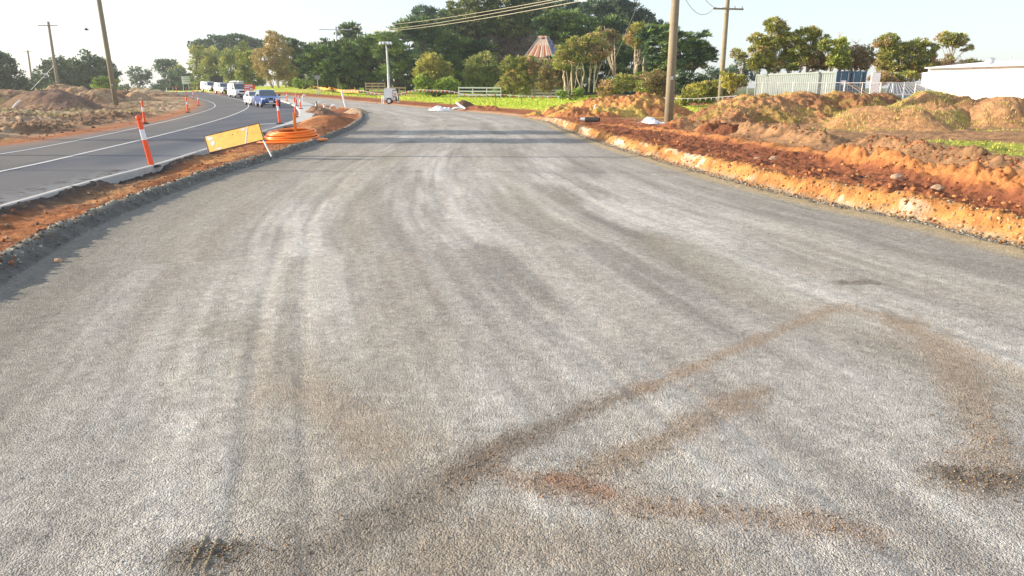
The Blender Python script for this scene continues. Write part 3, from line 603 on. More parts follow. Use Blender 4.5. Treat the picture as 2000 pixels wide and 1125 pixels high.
# ================================================================ TREES
KIND = {
 # puff px, leaf length px, width ratio, leaves per puff, colours, style
 'cypress': dict(pr=8, L=7.5, W=.22, n=46, cols=[(0.120, 0.210, 0.060), (0.192, 0.282, 0.072), (0.060, 0.120, 0.048), (0.252, 0.324, 0.084)], up=.45, out=1.3, flat=.4, bark='bark'),
 'pine': dict(pr=6.5, L=5, W=.45, n=34, cols=[(0.149, 0.207, 0.075), (0.230, 0.265, 0.092), (0.081, 0.132, 0.057)], up=.3, out=.6, flat=.5, bark='bark'),
 'farpine': dict(pr=6, L=4, W=.6, n=26, cols=[(.07, .13, .07), (.11, .17, .075), (.05, .09, .055)], up=.2, out=.5, flat=.8, bark='bark'),
 'olive': dict(pr=6, L=4.5, W=.45, n=34, cols=[(0.311, 0.338, 0.091), (0.234, 0.285, 0.077), (0.415, 0.389, 0.104)], up=.2, out=.6, flat=.9, bark='bark'),
 'tan': dict(pr=5.5, L=4, W=.5, n=30, cols=[(0.505, 0.380, 0.142), (0.412, 0.323, 0.129), (0.318, 0.335, 0.097)], up=.2, out=.5, flat=.9, bark='palebark'),
 'lime': dict(pr=5, L=4.5, W=.45, n=34, cols=[(0.349, 0.388, 0.068), (0.247, 0.291, 0.068), (0.432, 0.388, 0.091)], up=.4, out=.7, flat=.9, bark='bark'),
 'bush': dict(pr=4.5, L=4.5, W=.5, n=34, cols=[(0.215, 0.332, 0.059), (0.312, 0.410, 0.068), (0.137, 0.215, 0.049)], up=.4, out=.7, flat=.9, bark='bark'),
 'gold': dict(pr=4.5, L=4.2, W=.45, n=34, cols=[(0.475, 0.431, 0.097), (0.345, 0.341, 0.084), (0.540, 0.521, 0.110)], up=.4, out=.7, flat=.9, bark='bark'),
 'tea': dict(pr=5, L=3.8, W=.45, n=36, cols=[(0.246, 0.293, 0.059), (0.368, 0.363, 0.081), (0.466, 0.321, 0.146), (0.183, 0.224, 0.059)], up=.3, out=.6, flat=.75, bark='palebark'),
 'teabrown': dict(pr=5, L=3.8, W=.45, n=32, cols=[(0.367, 0.271, 0.119), (0.290, 0.222, 0.099), (0.251, 0.283, 0.059), (0.444, 0.368, 0.158)], up=.3, out=.6, flat=.8, bark='palebark'),
 'bare': dict(pr=5, L=9, W=.09, n=10, cols=[(0.270, 0.222, 0.190), (0.397, 0.333, 0.285), (0.159, 0.135, 0.120)], up=.1, out=.7, flat=1, bark='bark'),
}
def foliage(name, kind, lobes, D, base, parent, q, dens=1., pxs=1., wind=0.):
    k = dict(KIND[kind]); k['pr'] *= pxs; k['L'] *= pxs; m_px = .964*D/FPX; Vs = []; Cs = []
    for lb in lobes:
        px, py, rx, ry = lb[:4]; dd = lb[4] if len(lb) > 4 else 0
        c = np.array(P(px, py, D+dd))-np.array(base); rx_, rz_ = rx*m_px, ry*m_px*.97; ryy = max(rx_, rz_)*.85
        pr = k['pr']*m_px; area = 4*math.pi*(((rx_*rz_)**1.6+(rx_*ryy)**1.6+(ryy*rz_)**1.6)/3)**(1/1.6)
        npf = max(6, int(dens*1.15*area/(math.pi*pr*pr)))
        d = q.normal(size=(npf, 3)); d /= np.linalg.norm(d, axis=1)[:, None]
        rad = (.62+.42*q.random(npf)**.6)*(.78+.5*vn(d[:, 0]*2.1+px*.37, d[:, 2]*2.1+d[:, 1]*1.3, 9))
        pc = c+d*np.array((rx_, ryy, rz_))*rad[:, None]
        prs = pr*(.65+.7*q.random(npf))
        tone = .72+.56*q.random(npf); ci = q.integers(len(k['cols']), size=npf)
        # patches of one colour across the crown
        ci = np.where(q.random(npf) < .7, (vn(pc[:, 0]*.25/m_px/14+50, pc[:, 2]*.25/m_px/14+pc[:, 1]*.02/m_px, 7)*len(k['cols'])).astype(int) % len(k['cols']), ci)
        n = k['n']; e = q.normal(size=(npf, n, 3)); e /= np.linalg.norm(e, axis=2)[..., None]
        pos = pc[:, None]+e*(prs[:, None]*(.35+.75*q.random((npf, n))))[..., None]*np.array((1.15, 1.15, k['flat']))
        u = e*.7+d[:, None]*k['out']+np.array((0, 0, k['up']))+.45*q.normal(size=(npf, n, 3))+np.array((wind, 0, wind*.25)); u /= np.linalg.norm(u, axis=2)[..., None]
        w_ = np.cross(u, q.normal(size=(npf, n, 3))); w_ /= np.linalg.norm(w_, axis=2)[..., None]
        L = k['L']*m_px*(.6+.8*q.random((npf, n, 1))); W = L*k['W']
        quad = np.stack([pos-u*L*.5, pos+w_*W*.5+u*L*.05, pos+u*L*.5, pos-w_*W*.5+u*L*.05], 2)
        cc = np.array(k['cols'])[ci][:, None]*tone[:, None, None]*(.75+.5*q.random((npf, n, 1)))
        Vs.append(quad.reshape(-1, 3)); Cs.append(np.repeat(cc.reshape(-1, 3), 4, 0))
    V = np.vstack(Vs); F = np.arange(len(V)).reshape(-1, 4)
    return from_np(name, V, F, M['leaf'], np.vstack(Cs), parent)
def limbs(parent, base, D, stems, targets, bark, q, thick=6.):
    """stems: list of (base px, base py); targets: crown centres, joined by crooked tapering limbs"""
    m_px = .964*D/FPX; mb = MB(); base = Vector(base)
    tg = [(P(t[0], t[1], D+(t[4] if len(t) > 4 else 0))-base, max(t[2], t[3])*m_px) for t in targets]
    for si, (sx, sy) in enumerate(stems):
        s0 = P(sx, sy, D+q.uniform(-1, 1)*6*m_px)-base; g0 = GZ(s0.x+base.x, s0.y+base.y)-base.z-.15
        s0.z = min(s0.z, s0.z) if abs(s0.z-g0) > 12*m_px else g0
        mine = [t for i, t in enumerate(tg) if len(stems) == 1 or min(range(len(stems)), key=lambda j: abs(P(stems[j][0], stems[j][1], D).x-base.x-t[0].x)) == si] or [min(tg, key=lambda t: abs(t[0].x-s0.x))]
        for (c, rr) in mine:
            for rep in range(2):
                e = c+Vector(q.normal(size=3))*rr*.4; path = []; N = 7; r0 = thick*m_px*q.uniform(.2, .36)/ (1 if rep == 0 else 1.5); ph = q.normal(size=(2,))*rr*.18
                for i in range(N):
                    t = i/(N-1); p = s0.lerp(e, t); p.z = lerp(s0.z, e.z, t**.85); b_ = math.sin(t*math.pi)
                    p.x += (ph[0]*b_+q.normal()*.07*rr*b_); p.y += (ph[1]*b_+q.normal()*.07*rr*b_); path.append(p)
                mb.tube(path, [r0*(1-.8*i/(N-1)) for i in range(N)], 6)
                for j in range(3):
                    i = int(q.integers(3, N-1)); d = Vector(q.normal(size=3)); d.z = abs(d.z)*.8+.2; d = d.normalized()*rr*q.uniform(.5, .9)
                    mb.tube([path[i], path[i]+d*.5+Vector(q.normal(size=3))*rr*.06, path[i]+d], [r0*.35, r0*.22, r0*.08], 4)
    return mb.build('trunk', M[bark], parent, True)
tseed = [500]
def tree(label, kind, D, stems, lobes, name='tree', cat='tree', group=None, thick=6., dens=1., bark=None, trunk=True, pxs=1., wind=0.):
    tseed[0] += 1; q = np.random.default_rng(tseed[0])
    b = P(stems[0][0], stems[0][1], D); base = Vector((b.x, D, GZ(b.x, D)))
    o = empty(name, base, 0, label, cat, group)
    foliage('crown', kind, lobes, D, base, o, q, dens, pxs, wind)
    if trunk: limbs(o, base, D, stems, lobes, bark or KIND[kind]['bark'], q, thick)
    return o
gT = 'trees of the shelter belt'
# far left
tree('dark blue green hedge tree cut by the left frame edge', 'farpine', 135, [(5, 178)], [(-25, 138, 42, 42), (22, 158, 26, 24), (45, 168, 16, 14), (-10, 165, 40, 22), (5, 125, 22, 20)], group=gT, name='hedge_tree', dens=1.5)
tree('broad hazy cypress behind the second wooden pole at the left', 'farpine', 165, [(115, 178)], [(112, 132, 24, 20), (90, 150, 24, 22), (138, 146, 26, 26), (75, 162, 16, 14), (125, 165, 40, 14), (128, 128, 16, 12)], group=gT, name='cypress_tree', dens=1.3)
tree('tall round hazy pine behind the leaning wooden pole', 'farpine', 165, [(185, 178)], [(172, 122, 20, 20), (188, 135, 24, 24), (160, 145, 22, 26), (212, 142, 17, 18), (226, 150, 8, 10), (185, 160, 30, 18)], group=gT, name='pine_tree', dens=1.3)
tree('small bright green bush behind the leaning wooden pole', 'bush', 140, [(205, 178)], [(202, 163, 17, 12), (218, 165, 9, 10)], name='bush', cat='bush')
tree('small rounded tree standing alone right of the leaning pole', 'farpine', 240, [(270, 178)], [(267, 142, 13, 11), (283, 146, 12, 8), (274, 160, 14, 12)], group=gT, name='pine_tree')
tree('low distant shrub between the leaning pole and the lone rounded tree', 'farpine', 250, [(247, 178)], [(247, 172, 10, 5), (232, 174, 6, 3)], name='shrub', cat='shrub')
tree('umbrella shaped pine left of the big white road sign', 'farpine', 235, [(328, 178)], [(325, 126, 20, 9), (318, 135, 12, 7), (337, 132, 13, 8)], group=gT, name='pine_tree')
tree('small pale tree beside the umbrella shaped pine', 'olive', 230, [(345, 178)], [(345, 135, 11, 8), (352, 142, 7, 7)], group=gT)
tree('dark shrubs under the umbrella shaped pine', 'farpine', 225, [(345, 180)], [(332, 158, 14, 14), (350, 156, 18, 18), (366, 160, 14, 16), (310, 166, 12, 8), (344, 172, 40, 8)], name='shrub', cat='shrub', dens=1.3)
# behind the road centre left
tree('long flat topped dark pine behind the olive trees', 'farpine', 250, [(440, 175)], [(398, 92, 24, 16), (430, 86, 24, 15), (462, 80, 26, 13), (490, 88, 20, 12), (440, 104, 56, 14), (500, 96, 22, 14)], group=gT, name='pine_tree', dens=1.62)
tree('tall olive tree at the left end of the shelter belt', 'olive', 190, [(392, 182)], [(386, 102, 13, 12), (384, 126, 13, 18), (396, 150, 16, 22), (405, 112, 10, 12), (388, 165, 12, 14)], group=gT)
tree('rounded olive tree behind the white utes', 'olive', 185, [(420, 180)], [(418, 112, 18, 16), (412, 135, 20, 22), (428, 140, 18, 24), (418, 162, 24, 14)], group=gT, dens=1.38)
tree('slender olive tree above the white van', 'olive', 175, [(452, 178)], [(446, 112, 12, 14), (450, 132, 16, 24), (470, 108, 14, 14), (462, 155, 20, 16), (478, 95, 10, 10)], group=gT)
tree('yellow green tree left of the tan tree', 'lime', 160, [(490, 178)], [(480, 118, 18, 18), (488, 138, 20, 20), (500, 158, 18, 12), (478, 150, 14, 14)], group=gT)
tree('tall tan brown tree with thin crown', 'tan', 145, [(545, 171), (533, 168), (560, 170)], [(532, 72, 13, 11), (538, 88, 20, 15), (520, 112, 24, 20), (545, 112, 24, 24), (530, 138, 28, 16), (556, 142, 20, 16), (512, 130, 16, 12)], group=gT, thick=5)
tree('dark green conical cypress right of the tan tree', 'pine', 150, [(578, 168)], [(566, 88, 12, 12), (582, 92, 12, 13), (572, 112, 20, 18), (590, 118, 16, 20), (580, 142, 26, 20), (566, 150, 14, 16)], group=gT, name='cypress_tree', dens=1.38)
tree('low scrub under the tan tree and the cypress', 'bush', 138, [(590, 168)], [(580, 163, 10, 6), (604, 162, 14, 7), (640, 165, 20, 8), (665, 166, 20, 9), (622, 158, 14, 8)], name='shrub', cat='shrub')
tree('dark spreading cypress behind the small blank sign', 'cypress', 125, [(640, 172), (650, 174)], [(612, 100, 14, 16), (632, 112, 20, 20), (610, 132, 22, 22), (645, 138, 26, 22), (600, 118, 12, 16), (628, 158, 26, 10)], group=gT, name='cypress_tree', dens=1.38)
tree('tall dark pine behind the wooden crossarm pole', 'pine', 150, [(684, 176)], [(684, 54, 15, 10), (672, 66, 14, 12), (692, 72, 16, 16), (680, 95, 26, 20)], group=gT, name='pine_tree', dens=1.38)
tree('dark cypress with sweeping boughs left of the lighting tower', 'cypress', 128, [(700, 186), (716, 188), (690, 184)], [(668, 98, 22, 18), (705, 95, 22, 20), (726, 84, 12, 14), (680, 125, 34, 20), (720, 120, 24, 24), (700, 148, 36, 16), (660, 150, 20, 14), (742, 140, 14, 14)], group=gT, name='cypress_tree', dens=1.44, thick=8)
tree('dark cypress directly behind the lighting tower', 'cypress', 124, [(760, 186), (775, 186), (790, 188)], [(750, 70, 12, 10), (764, 86, 18, 12), (775, 108, 26, 16), (800, 125, 28, 18), (765, 138, 26, 14), (805, 150, 24, 14), (740, 98, 10, 10)], group=gT, name='cypress_tree', dens=1.38, thick=8)
tree('huge cypress right of the lighting tower', 'cypress', 132, [(880, 184), (860, 184)], [(800, 52, 26, 13), (830, 66, 30, 16), (870, 82, 34, 18), (910, 92, 28, 16), (842, 100, 36, 16), (890, 118, 34, 20), (825, 46, 20, 12), (930, 125, 20, 18), (900, 145, 36, 22), (862, 150, 40, 18), (950, 95, 20, 14)], group=gT, name='cypress_tree', dens=1.38, thick=9)
tree('hazy round pine top left of the great pine', 'farpine', 180, [(835, 180)], [(828, 26, 22, 12), (845, 32, 20, 14), (815, 36, 16, 12), (865, 44, 24, 14)], group=gT, name='pine_tree', dens=1.50)
tree('great pine with broad olive crown reaching the top edge', 'pine', 135, [(950, 182), (965, 182)], [(905, 18, 28, 18), (945, 4, 32, 20), (985, 8, 34, 22), (1020, 20, 26, 20), (890, 40, 30, 16), (940, 44, 38, 24), (985, 48, 36, 22), (1030, 46, 22, 20), (1010, -6, 26, 14), (920, 62, 30, 14)], group=gT, name='pine_tree', dens=1.44, thick=9)
tree('grey leafless thicket under the great pine', 'bare', 136, [(990, 184), (960, 184), (1020, 184)], [(960, 82, 28, 20), (1000, 76, 30, 22), (1034, 78, 16, 22), (985, 108, 32, 22), (950, 112, 22, 20), (1015, 100, 26, 20), (1020, 125, 24, 18)], name='dead_thicket', cat='thicket', dens=1.88, thick=3)
tree('dark cypress mass behind the leafless thicket', 'farpine', 145, [(1000, 182)], [(960, 110, 30, 28), (1000, 100, 34, 30), (1040, 98, 28, 28), (985, 140, 50, 20), (1030, 60, 30, 20), (940, 150, 26, 20)], group=gT, name='cypress_tree', dens=1.88)
tree('cypress with bright sweeping boughs above the rusty roof', 'cypress', 125, [(1110, 182)], [(1070, 42, 24, 12), (1105, 32, 26, 12), (1140, 46, 28, 13), (1080, 66, 26, 12), (1110, 64, 30, 16), (1150, 72, 28, 16), (1190, 48, 24, 12), (1120, 95, 36, 18), (1210, 38, 14, 8)], group=gT, name='cypress_tree', dens=1.50)
tree('blue green pine on the skyline left of centre top', 'farpine', 170, [(1120, 178)], [(1065, 12, 24, 14), (1100, 14, 26, 14), (1130, 20, 22, 14), (1090, 30, 30, 12)], group=gT, name='pine_tree', dens=1.62)
tree('great blue green pine on the skyline sloping down to the big pole', 'farpine', 165, [(1220, 178)], [(1160, 14, 26, 12), (1200, 10, 28, 12), (1232, 22, 24, 16), (1258, 38, 20, 14), (1200, 34, 40, 20), (1282, 52, 18, 10), (1240, 55, 36, 20), (1180, 60, 40, 24)], group=gT, name='pine_tree', dens=1.75)
tree('windswept cypress with boughs pointing right behind the big pole', 'cypress', 92, [(1310, 178), (1330, 178)], [(1270, 68, 24, 16), (1300, 66, 24, 14), (1330, 78, 26, 14), (1360, 86, 22, 11), (1385, 98, 14, 6), (1290, 96, 34, 18), (1340, 104, 32, 15), (1375, 112, 20, 7), (1300, 126, 38, 16), (1345, 126, 28, 9), (1372, 66, 12, 5)], group=gT, name='cypress_tree', dens=1.62, thick=8, wind=1.6)
tree('dark cypress filling behind the tea trees', 'cypress', 112, [(1210, 180)], [(1190, 90, 30, 20), (1230, 96, 30, 22), (1180, 125, 40, 22), (1240, 130, 40, 22), (1130, 130, 40, 22), (1260, 155, 34, 16), (1080, 140, 30, 24)], group=gT, name='cypress_tree', dens=1.50)
tree('tall dark pines filling the shelter belt behind the lighting tower', 'pine', 155, [(700, 178), (780, 178)], [(615, 125, 24, 30), (650, 118, 26, 32), (690, 110, 28, 34), (725, 112, 26, 36), (760, 100, 28, 36), (800, 92, 32, 40), (640, 90, 14, 14), (785, 60, 22, 14)], group=gT, name='pine_tree', dens=1.5)
tree('tall dark pines filling the shelter belt behind the great cypress', 'pine', 158, [(860, 178), (960, 178)], [(840, 80, 34, 44), (890, 70, 36, 50), (945, 80, 36, 50), (995, 50, 40, 36), (1040, 60, 34, 36), (900, 120, 44, 36), (1045, 20, 26, 20)], group=gT, name='pine_tree', dens=1.5)
tree('tall dark pines filling the shelter belt behind the rusty roof', 'farpine', 160, [(1090, 178), (1200, 178)], [(1080, 50, 34, 30), (1130, 60, 36, 34), (1180, 80, 36, 34), (1230, 90, 34, 30), (1110, 100, 40, 30), (1070, 20, 24, 16)], group=gT, name='pine_tree', dens=1.6)
tree('long dark understorey thicket behind the rail fences', 'farpine', 150, [(1000, 180)], [(x_, 166+5*((x_//38) % 3), 30, 18) for x_ in range(690, 1300, 38)], name='thicket', cat='thicket', dens=1.62, trunk=False)
# front bushes across the road
tree('golden green round bush left of the white rail fence', 'gold', 112, [(846, 182), (855, 182)], [(842, 124, 22, 16), (828, 140, 20, 18), (860, 138, 20, 18), (845, 154, 28, 16)], name='bush', cat='bush', dens=1.2)
tree('bright green leafy shrub at the foot of the golden bush', 'bush', 108, [(850, 186)], [(830, 170, 20, 12), (858, 172, 20, 11), (880, 166, 18, 14), (822, 158, 12, 10)], name='shrub', cat='shrub', dens=1.2)
tree('olive green bush above the left end of the white rail fence', 'olive', 113, [(932, 180), (945, 182)], [(928, 128, 20, 18), (950, 126, 20, 20), (935, 150, 28, 18), (962, 148, 16, 18), (915, 150, 10, 14)], name='bush', cat='bush', dens=1.2)
tree('small dark green shrub at the right end of the white rail fence', 'bush', 107, [(972, 192)], [(970, 178, 10, 10), (976, 186, 9, 7)], name='shrub', cat='shrub', dens=1.2)
tree('brown and olive tea tree thicket left of the rusty roof', 'tea', 106, [(1000, 186), (1030, 188), (1045, 188)], [(1000, 130, 20, 18), (1025, 124, 20, 14), (1048, 132, 20, 18), (1010, 150, 26, 18), (1045, 154, 26, 16), (990, 162, 12, 16), (1020, 172, 22, 8)], name='tea_tree', group='tea trees', dens=1.2, thick=4)
tree('brown tea tree thicket right below the rusty roof', 'teabrown', 104, [(1075, 188), (1110, 186)], [(1075, 136, 20, 18), (1098, 128, 20, 16), (1080, 156, 24, 16), (1112, 146, 18, 16), (1062, 170, 14, 10)], name='tea_tree', group='tea trees', dens=1.1, thick=4)
tree('leaning tea tree group with many pale trunks left of the big pole', 'tea', 100, [(1106, 186), (1118, 184), (1136, 182), (1150, 180), (1160, 181)], [(1105, 104, 18, 14), (1130, 86, 22, 15), (1158, 80, 20, 14), (1175, 96, 18, 14), (1130, 108, 24, 12), (1160, 110, 24, 10), (1100, 124, 20, 12)], name='tea_tree', group='tea trees', dens=1.1, thick=6)
tree('thin tea tree with tufted top between the leaning group and the umbrella one', 'teabrown', 103, [(1200, 150), (1202, 172)], [(1182, 62, 16, 9), (1196, 70, 12, 10), (1172, 74, 10, 6)], name='tea_tree', group='tea trees', thick=5)
tree('umbrella topped tea tree with forked pale trunk', 'tea', 94, [(1258, 178), (1240, 178)], [(1248, 58, 20, 12), (1262, 68, 18, 12), (1236, 74, 16, 10), (1252, 86, 16, 8)], name='tea_tree', group='tea trees', thick=9, dens=1.1)
tree('olive scrub below the umbrella topped tea tree', 'tea', 88, [(1215, 182), (1190, 184)], [(1195, 168, 22, 14), (1222, 160, 22, 16), (1250, 166, 18, 16), (1180, 178, 16, 8)], name='shrub', cat='shrub', dens=1.2)
tree('orange tipped brown bush just left of the big pole', 'teabrown', 72, [(1285, 182)], [(1280, 152, 22, 14), (1298, 162, 16, 18), (1262, 168, 18, 14), (1290, 176, 22, 12)], name='bush', cat='bush', dens=1.2)
tree('bright green bush peeping between the umbrella tea tree and the orange tipped bush', 'bush', 90, [(1258, 172)], [(1256, 152, 14, 9)], name='bush', cat='bush')
tree('low olive bush at the foot of the leaning tea trees', 'bush', 94, [(1128, 190)], [(1128, 180, 12, 7), (1096, 184, 10, 6)], name='bush', cat='bush')
tree('dark green broad hedge right of the big pole', 'farpine', 75, [(1345, 178)], [(1325, 152, 20, 14), (1350, 158, 22, 14), (1375, 160, 16, 10), (1335, 172, 24, 10)], name='hedge', cat='hedge', dens=1.4)
tree('olive bush under the bunting right of the big pole', 'gold', 60, [(1360, 196), (1390, 192)], [(1335, 196, 16, 9), (1360, 180, 22, 14), (1390, 172, 22, 14), (1415, 174, 20, 14), (1372, 192, 24, 8)], name='bush', cat='bush', dens=1.2)
tree('yellow leaved bush at the foot of the crossarm pole', 'gold', 54, [(1425, 182), (1435, 182)], [(1418, 150, 10, 8), (1432, 156, 14, 10), (1448, 160, 12, 12), (1425, 168, 12, 8)], name='bush', cat='bush', dens=.9, bark='palebark')
tree('distant low dark trees behind the windswept cypress', 'farpine', 190, [(1400, 165)], [(1400, 140, 16, 10), (1385, 152, 18, 10), (1450, 128, 14, 18), (1470, 140, 14, 18), (1430, 150, 24, 12), (1425, 138, 8, 12)], group=gT, name='hedge_tree')
tree('small tufted tea tree right of the crossarm pole', 'tea', 80, [(1450, 165)], [(1440, 105, 12, 9), (1452, 112, 8, 6)], name='tea_tree', group='tea trees', thick=3)
# behind the container
tree('tall tea tree at the left end of the grey container', 'tea', 66, [(1478, 140), (1500, 145), (1512, 145)], [(1512, 46, 18, 10), (1520, 58, 20, 9), (1480, 76, 14, 9), (1478, 100, 16, 14), (1500, 92, 20, 14), (1492, 118, 20, 14), (1530, 70, 12, 8), (1508, 84, 18, 12), (1475, 125, 14, 12), (1512, 128, 18, 12)], name='tea_tree', group='tea trees', thick=5, dens=1.3)
tree('broad olive tea tree above the grey container', 'tea', 66, [(1540, 145), (1562, 145), (1575, 145)], [(1545, 78, 22, 14), (1575, 68, 22, 14), (1600, 78, 16, 14), (1555, 100, 26, 16), (1590, 102, 22, 16), (1540, 112, 18, 12), (1570, 120, 30, 8), (1610, 118, 16, 12), (1590, 60, 14, 9), (1600, 128, 20, 8), (1545, 128, 20, 8)], name='tea_tree', group='tea trees', thick=5, dens=1.4)
tree('green leaved tea tree above the blue container door', 'lime', 64, [(1622, 145), (1640, 145)], [(1630, 90, 14, 12), (1642, 104, 14, 12), (1632, 118, 16, 12), (1612, 88, 10, 10), (1645, 84, 10, 9), (1648, 124, 14, 10)], name='tea_tree', group='tea trees', thick=4, dens=1.2)
tree('brown tea tree with bare top twigs above the open container door', 'teabrown', 66, [(1668, 145), (1692, 145), (1650, 145)], [(1672, 102, 16, 10), (1690, 100, 14, 10), (1660, 118, 20, 12), (1688, 118, 14, 10), (1658, 104, 12, 10), (1675, 128, 22, 8), (1700, 112, 8, 10)], name='tea_tree', group='tea trees', thick=4, dens=1.2)
tree('left tall tea tree in the gap beside the white shed', 'tea', 70, [(1738, 158), (1750, 158), (1745, 158)], [(1733, 76, 18, 9), (1722, 88, 14, 7), (1748, 92, 18, 10), (1728, 108, 16, 12), (1745, 118, 18, 10), (1745, 102, 14, 10), (1740, 132, 22, 9), (1718, 124, 12, 9)], name='tea_tree', group='tea trees', thick=5, dens=1.2)
tree('right rounded tea tree in the gap beside the white shed', 'tea', 70, [(1780, 158), (1790, 158), (1800, 158)], [(1785, 92, 18, 12), (1812, 96, 18, 12), (1778, 112, 20, 14), (1810, 116, 20, 14), (1795, 132, 28, 10), (1765, 98, 12, 12), (1800, 84, 12, 8), (1770, 132, 18, 9), (1820, 128, 16, 9)], name='tea_tree', group='tea trees', thick=5, dens=1.3)
tree('low green scrub behind the temporary fence', 'tea', 68, [(1760, 160)], [(1730, 150, 24, 9), (1770, 150, 22, 9), (1715, 156, 16, 8)], name='shrub', cat='shrub')
tree('umbrella shaped windblown tea tree above the white shed roof', 'tea', 72, [(1857, 126)], [(1852, 72, 20, 8), (1870, 76, 18, 9), (1862, 86, 18, 7), (1888, 92, 12, 6), (1840, 84, 8, 5)], name='tea_tree', group='tea trees', thick=5, dens=.85)
tree('low scrub showing over the white shed roof', 'teabrown', 72, [(1840, 130)], [(1836, 124, 16, 5), (1888, 120, 12, 4), (1912, 121, 6, 3), (1850, 116, 10, 6)], name='shrub', cat='shrub')
# bare twigs over the container
def twigs(label, D, x, y0, y1, wpx):
    q = np.random.default_rng(int(x)); b = P(x, y0, D); o = empty('bare_sapling', (b.x, D, GZ(b.x, D)), 0, label, 'sapling'); mb = MB(); bz = Vector(o.location); m_px = .964*D/FPX
    s = b-bz; s.z = -.1; top = P(x, y1+8, D)-bz; mb.tube([s, s.lerp(top, .5)+Vector((.1, 0, 0)), top], [1.6*m_px, 1.1*m_px, .6*m_px], 5)
    for k in range(16):
        a = s.lerp(top, q.uniform(.72, 1)); d = Vector((q.normal()*wpx*.5*m_px, q.normal()*wpx*.5*m_px, abs(q.normal())*8*m_px+3*m_px)); mb.tube([a, a+d*.5+Vector(q.normal(size=3))*m_px, a+d], [.5*m_px, .4*m_px, .2*m_px], 4)
    mb.build('trunk', M['palebark'], o)
twigs('slender bare sapling top above the blue container door', 67, 1640, 140, 58, 14); twigs('bare twiggy sapling above the open container door', 67, 1672, 140, 74, 20)

# ================================================================ POLES AND WIRES
def pole(label, base, top, r0, r1, arm=None, group='wooden power poles', m='polewood', arm_rz=0, hard=True, armlen=2.2):
    base = Vector(base); o = empty('power_pole', base, 0, label, 'power pole', group); t = Vector(top)-base
    mb = MB(); mb.tube([Vector((0, 0, -.4)), t*.33, t*.66, t], [r0, lerp(r0, r1, .33), lerp(r0, r1, .66), r1], 14); mb.build('shaft', M[m], o, True)
    if arm is not None:
        h = arm/t.length; c = t*h; T = Matrix.Translation(c) @ Matrix.Rotation(arm_rz, 4, 'Z')
        MB().box((0, -r1-.05, 0), (armlen, .10, .12), T).build('crossarm', M[m], o)
        for s in (-.46, -.22, .22, .46):
            MB().lathe([(.02, 0), (.055, .03), (.04, .08), (.06, .11), (.03, .17)], 8, T @ Matrix.Translation((s*armlen, -r1-.05, .06))).build('insulator', M['reflw'], o)
    if hard:
        MB().box((0, -r0-.012, 2.1), (.12, .02, .16)).build('number_plate', M['metal'], o)
    return o
b = G(1305, 249); b.z = .1; tp = b+Vector((0, .0, 10.5)); pole('thick wooden pole in the foreground on the red earth bank', b, tp, .205, .165)
bc = P(1409, 160, 58); bc.z = GZ(bc.x, 58); pole('wooden pole with a crossarm standing behind the yellow bush', bc, bc+Vector((.0, 0, 10.8)), .20, .16, arm=P(1418, 18, 58).z-bc.z, arm_rz=R(12), armlen=2.5)
b = G(228, 211); pole('wooden pole on the left field leaning past the brown heaps', b, b+Vector((-.35, 0, 14.5)), .24, .19); polL = b.copy()
for h, rr in ((9.2, .26), (10.8, .25)):
    pass
p = P(113, 168, 118); p.z = GZ(p.x, 118); tt_ = P(94, 42, 118); pole('second wooden pole at the left with a wide crossarm', p, tt_, .25, .19, arm=(tt_-p).length-.6, armlen=3.0); pA = tt_.copy()
p = P(64, 170, 185); p.z = GZ(p.x, 185); tq = P(54, 98, 185); pole('third and farthest wooden pole at the left with a crossarm', p, tq, .25, .2, arm=(tq-p).length-.4, armlen=2.6)
p = P(662, 170, 128); p.z = GZ(p.x, 128); ts = P(656, 52, 128); pc_ = pole('pole with a wide double crossarm among the cypress tops', p, ts, .2, .15, arm=(ts-p).length-.5, armlen=5.6, m='metal', hard=False)
# off to the left of the frame: poles whose shadows cross the road
for yy, xx, hh, rr, lab in ((19.9, -25, 10.5, .13, 'farther wooden pole beside the road left of the frame'), (16.3, -24, 9.8, .05, 'nearer thin pole beside the road left of the frame')):
    pole(lab, (xx, yy, .05), (xx, yy, hh), rr, rr*.8, hard=False)
tree('small roadside tree left of the frame beside the poles', 'olive', 26, [(-400, 260)], [(-420, -30, 60, 50), (-370, -90, 60, 50), (-400, -160, 45, 45), (-330, -30, 50, 40), (-460, -100, 45, 45)], pxs=7, dens=.5, thick=14)
tree('second small roadside tree left of the frame', 'olive', 31, [(-160, 240)], [(-170, -10, 50, 40), (-130, -60, 50, 40), (-190, -80, 40, 40)], pxs=7, dens=.45, thick=14)
def wire(label, a, b, sag, r, m='palewire', name='power_line', group=None, cat='cable'):
    a = Vector(a); b = Vector(b); N = 28; pts = [a.lerp(b, i/N)-a-Vector((0, 0, sag*4*(i/N)*(1-i/N))) for i in range(N+1)]
    mb = MB(); mb.tube(pts, r, 5); o = mb.build(name, M[m]); o.location = a; return tag(o, label, cat, group)
arm_c = P(676, 61, 127.8)
wg = 'power lines above the cypresses'
wire('uppermost of the three power lines over the cypresses', P(690, 53, 128), P(1120, -8, 52), .4, .019, group=wg)
wire('middle one of the three power lines over the cypresses', P(703, 61, 127.8), P(1150, -10, 46), .4, .019, group=wg)
wire('lowest of the three power lines over the cypresses', P(706, 62, 127.8), P(1205, -12, 42), .5, .019, group=wg)
wire('thin stay wire slanting down from the top to the scrub left of the big pole', P(1262, -30, 66), P(1178, 170, 66), 0, .018, m='wire', cat='stay wire', name='stay_wire')
wire('left drooping service cable reaching the crossarm pole', P(1330, -20, 50), P(1391, 20, 58), .8, .018, m='wire', group='service cables')
wire('right drooping service cable reaching the crossarm pole', P(1370, -12, 54), P(1416, 14, 58), .4, .018, m='wire', group='service cables')
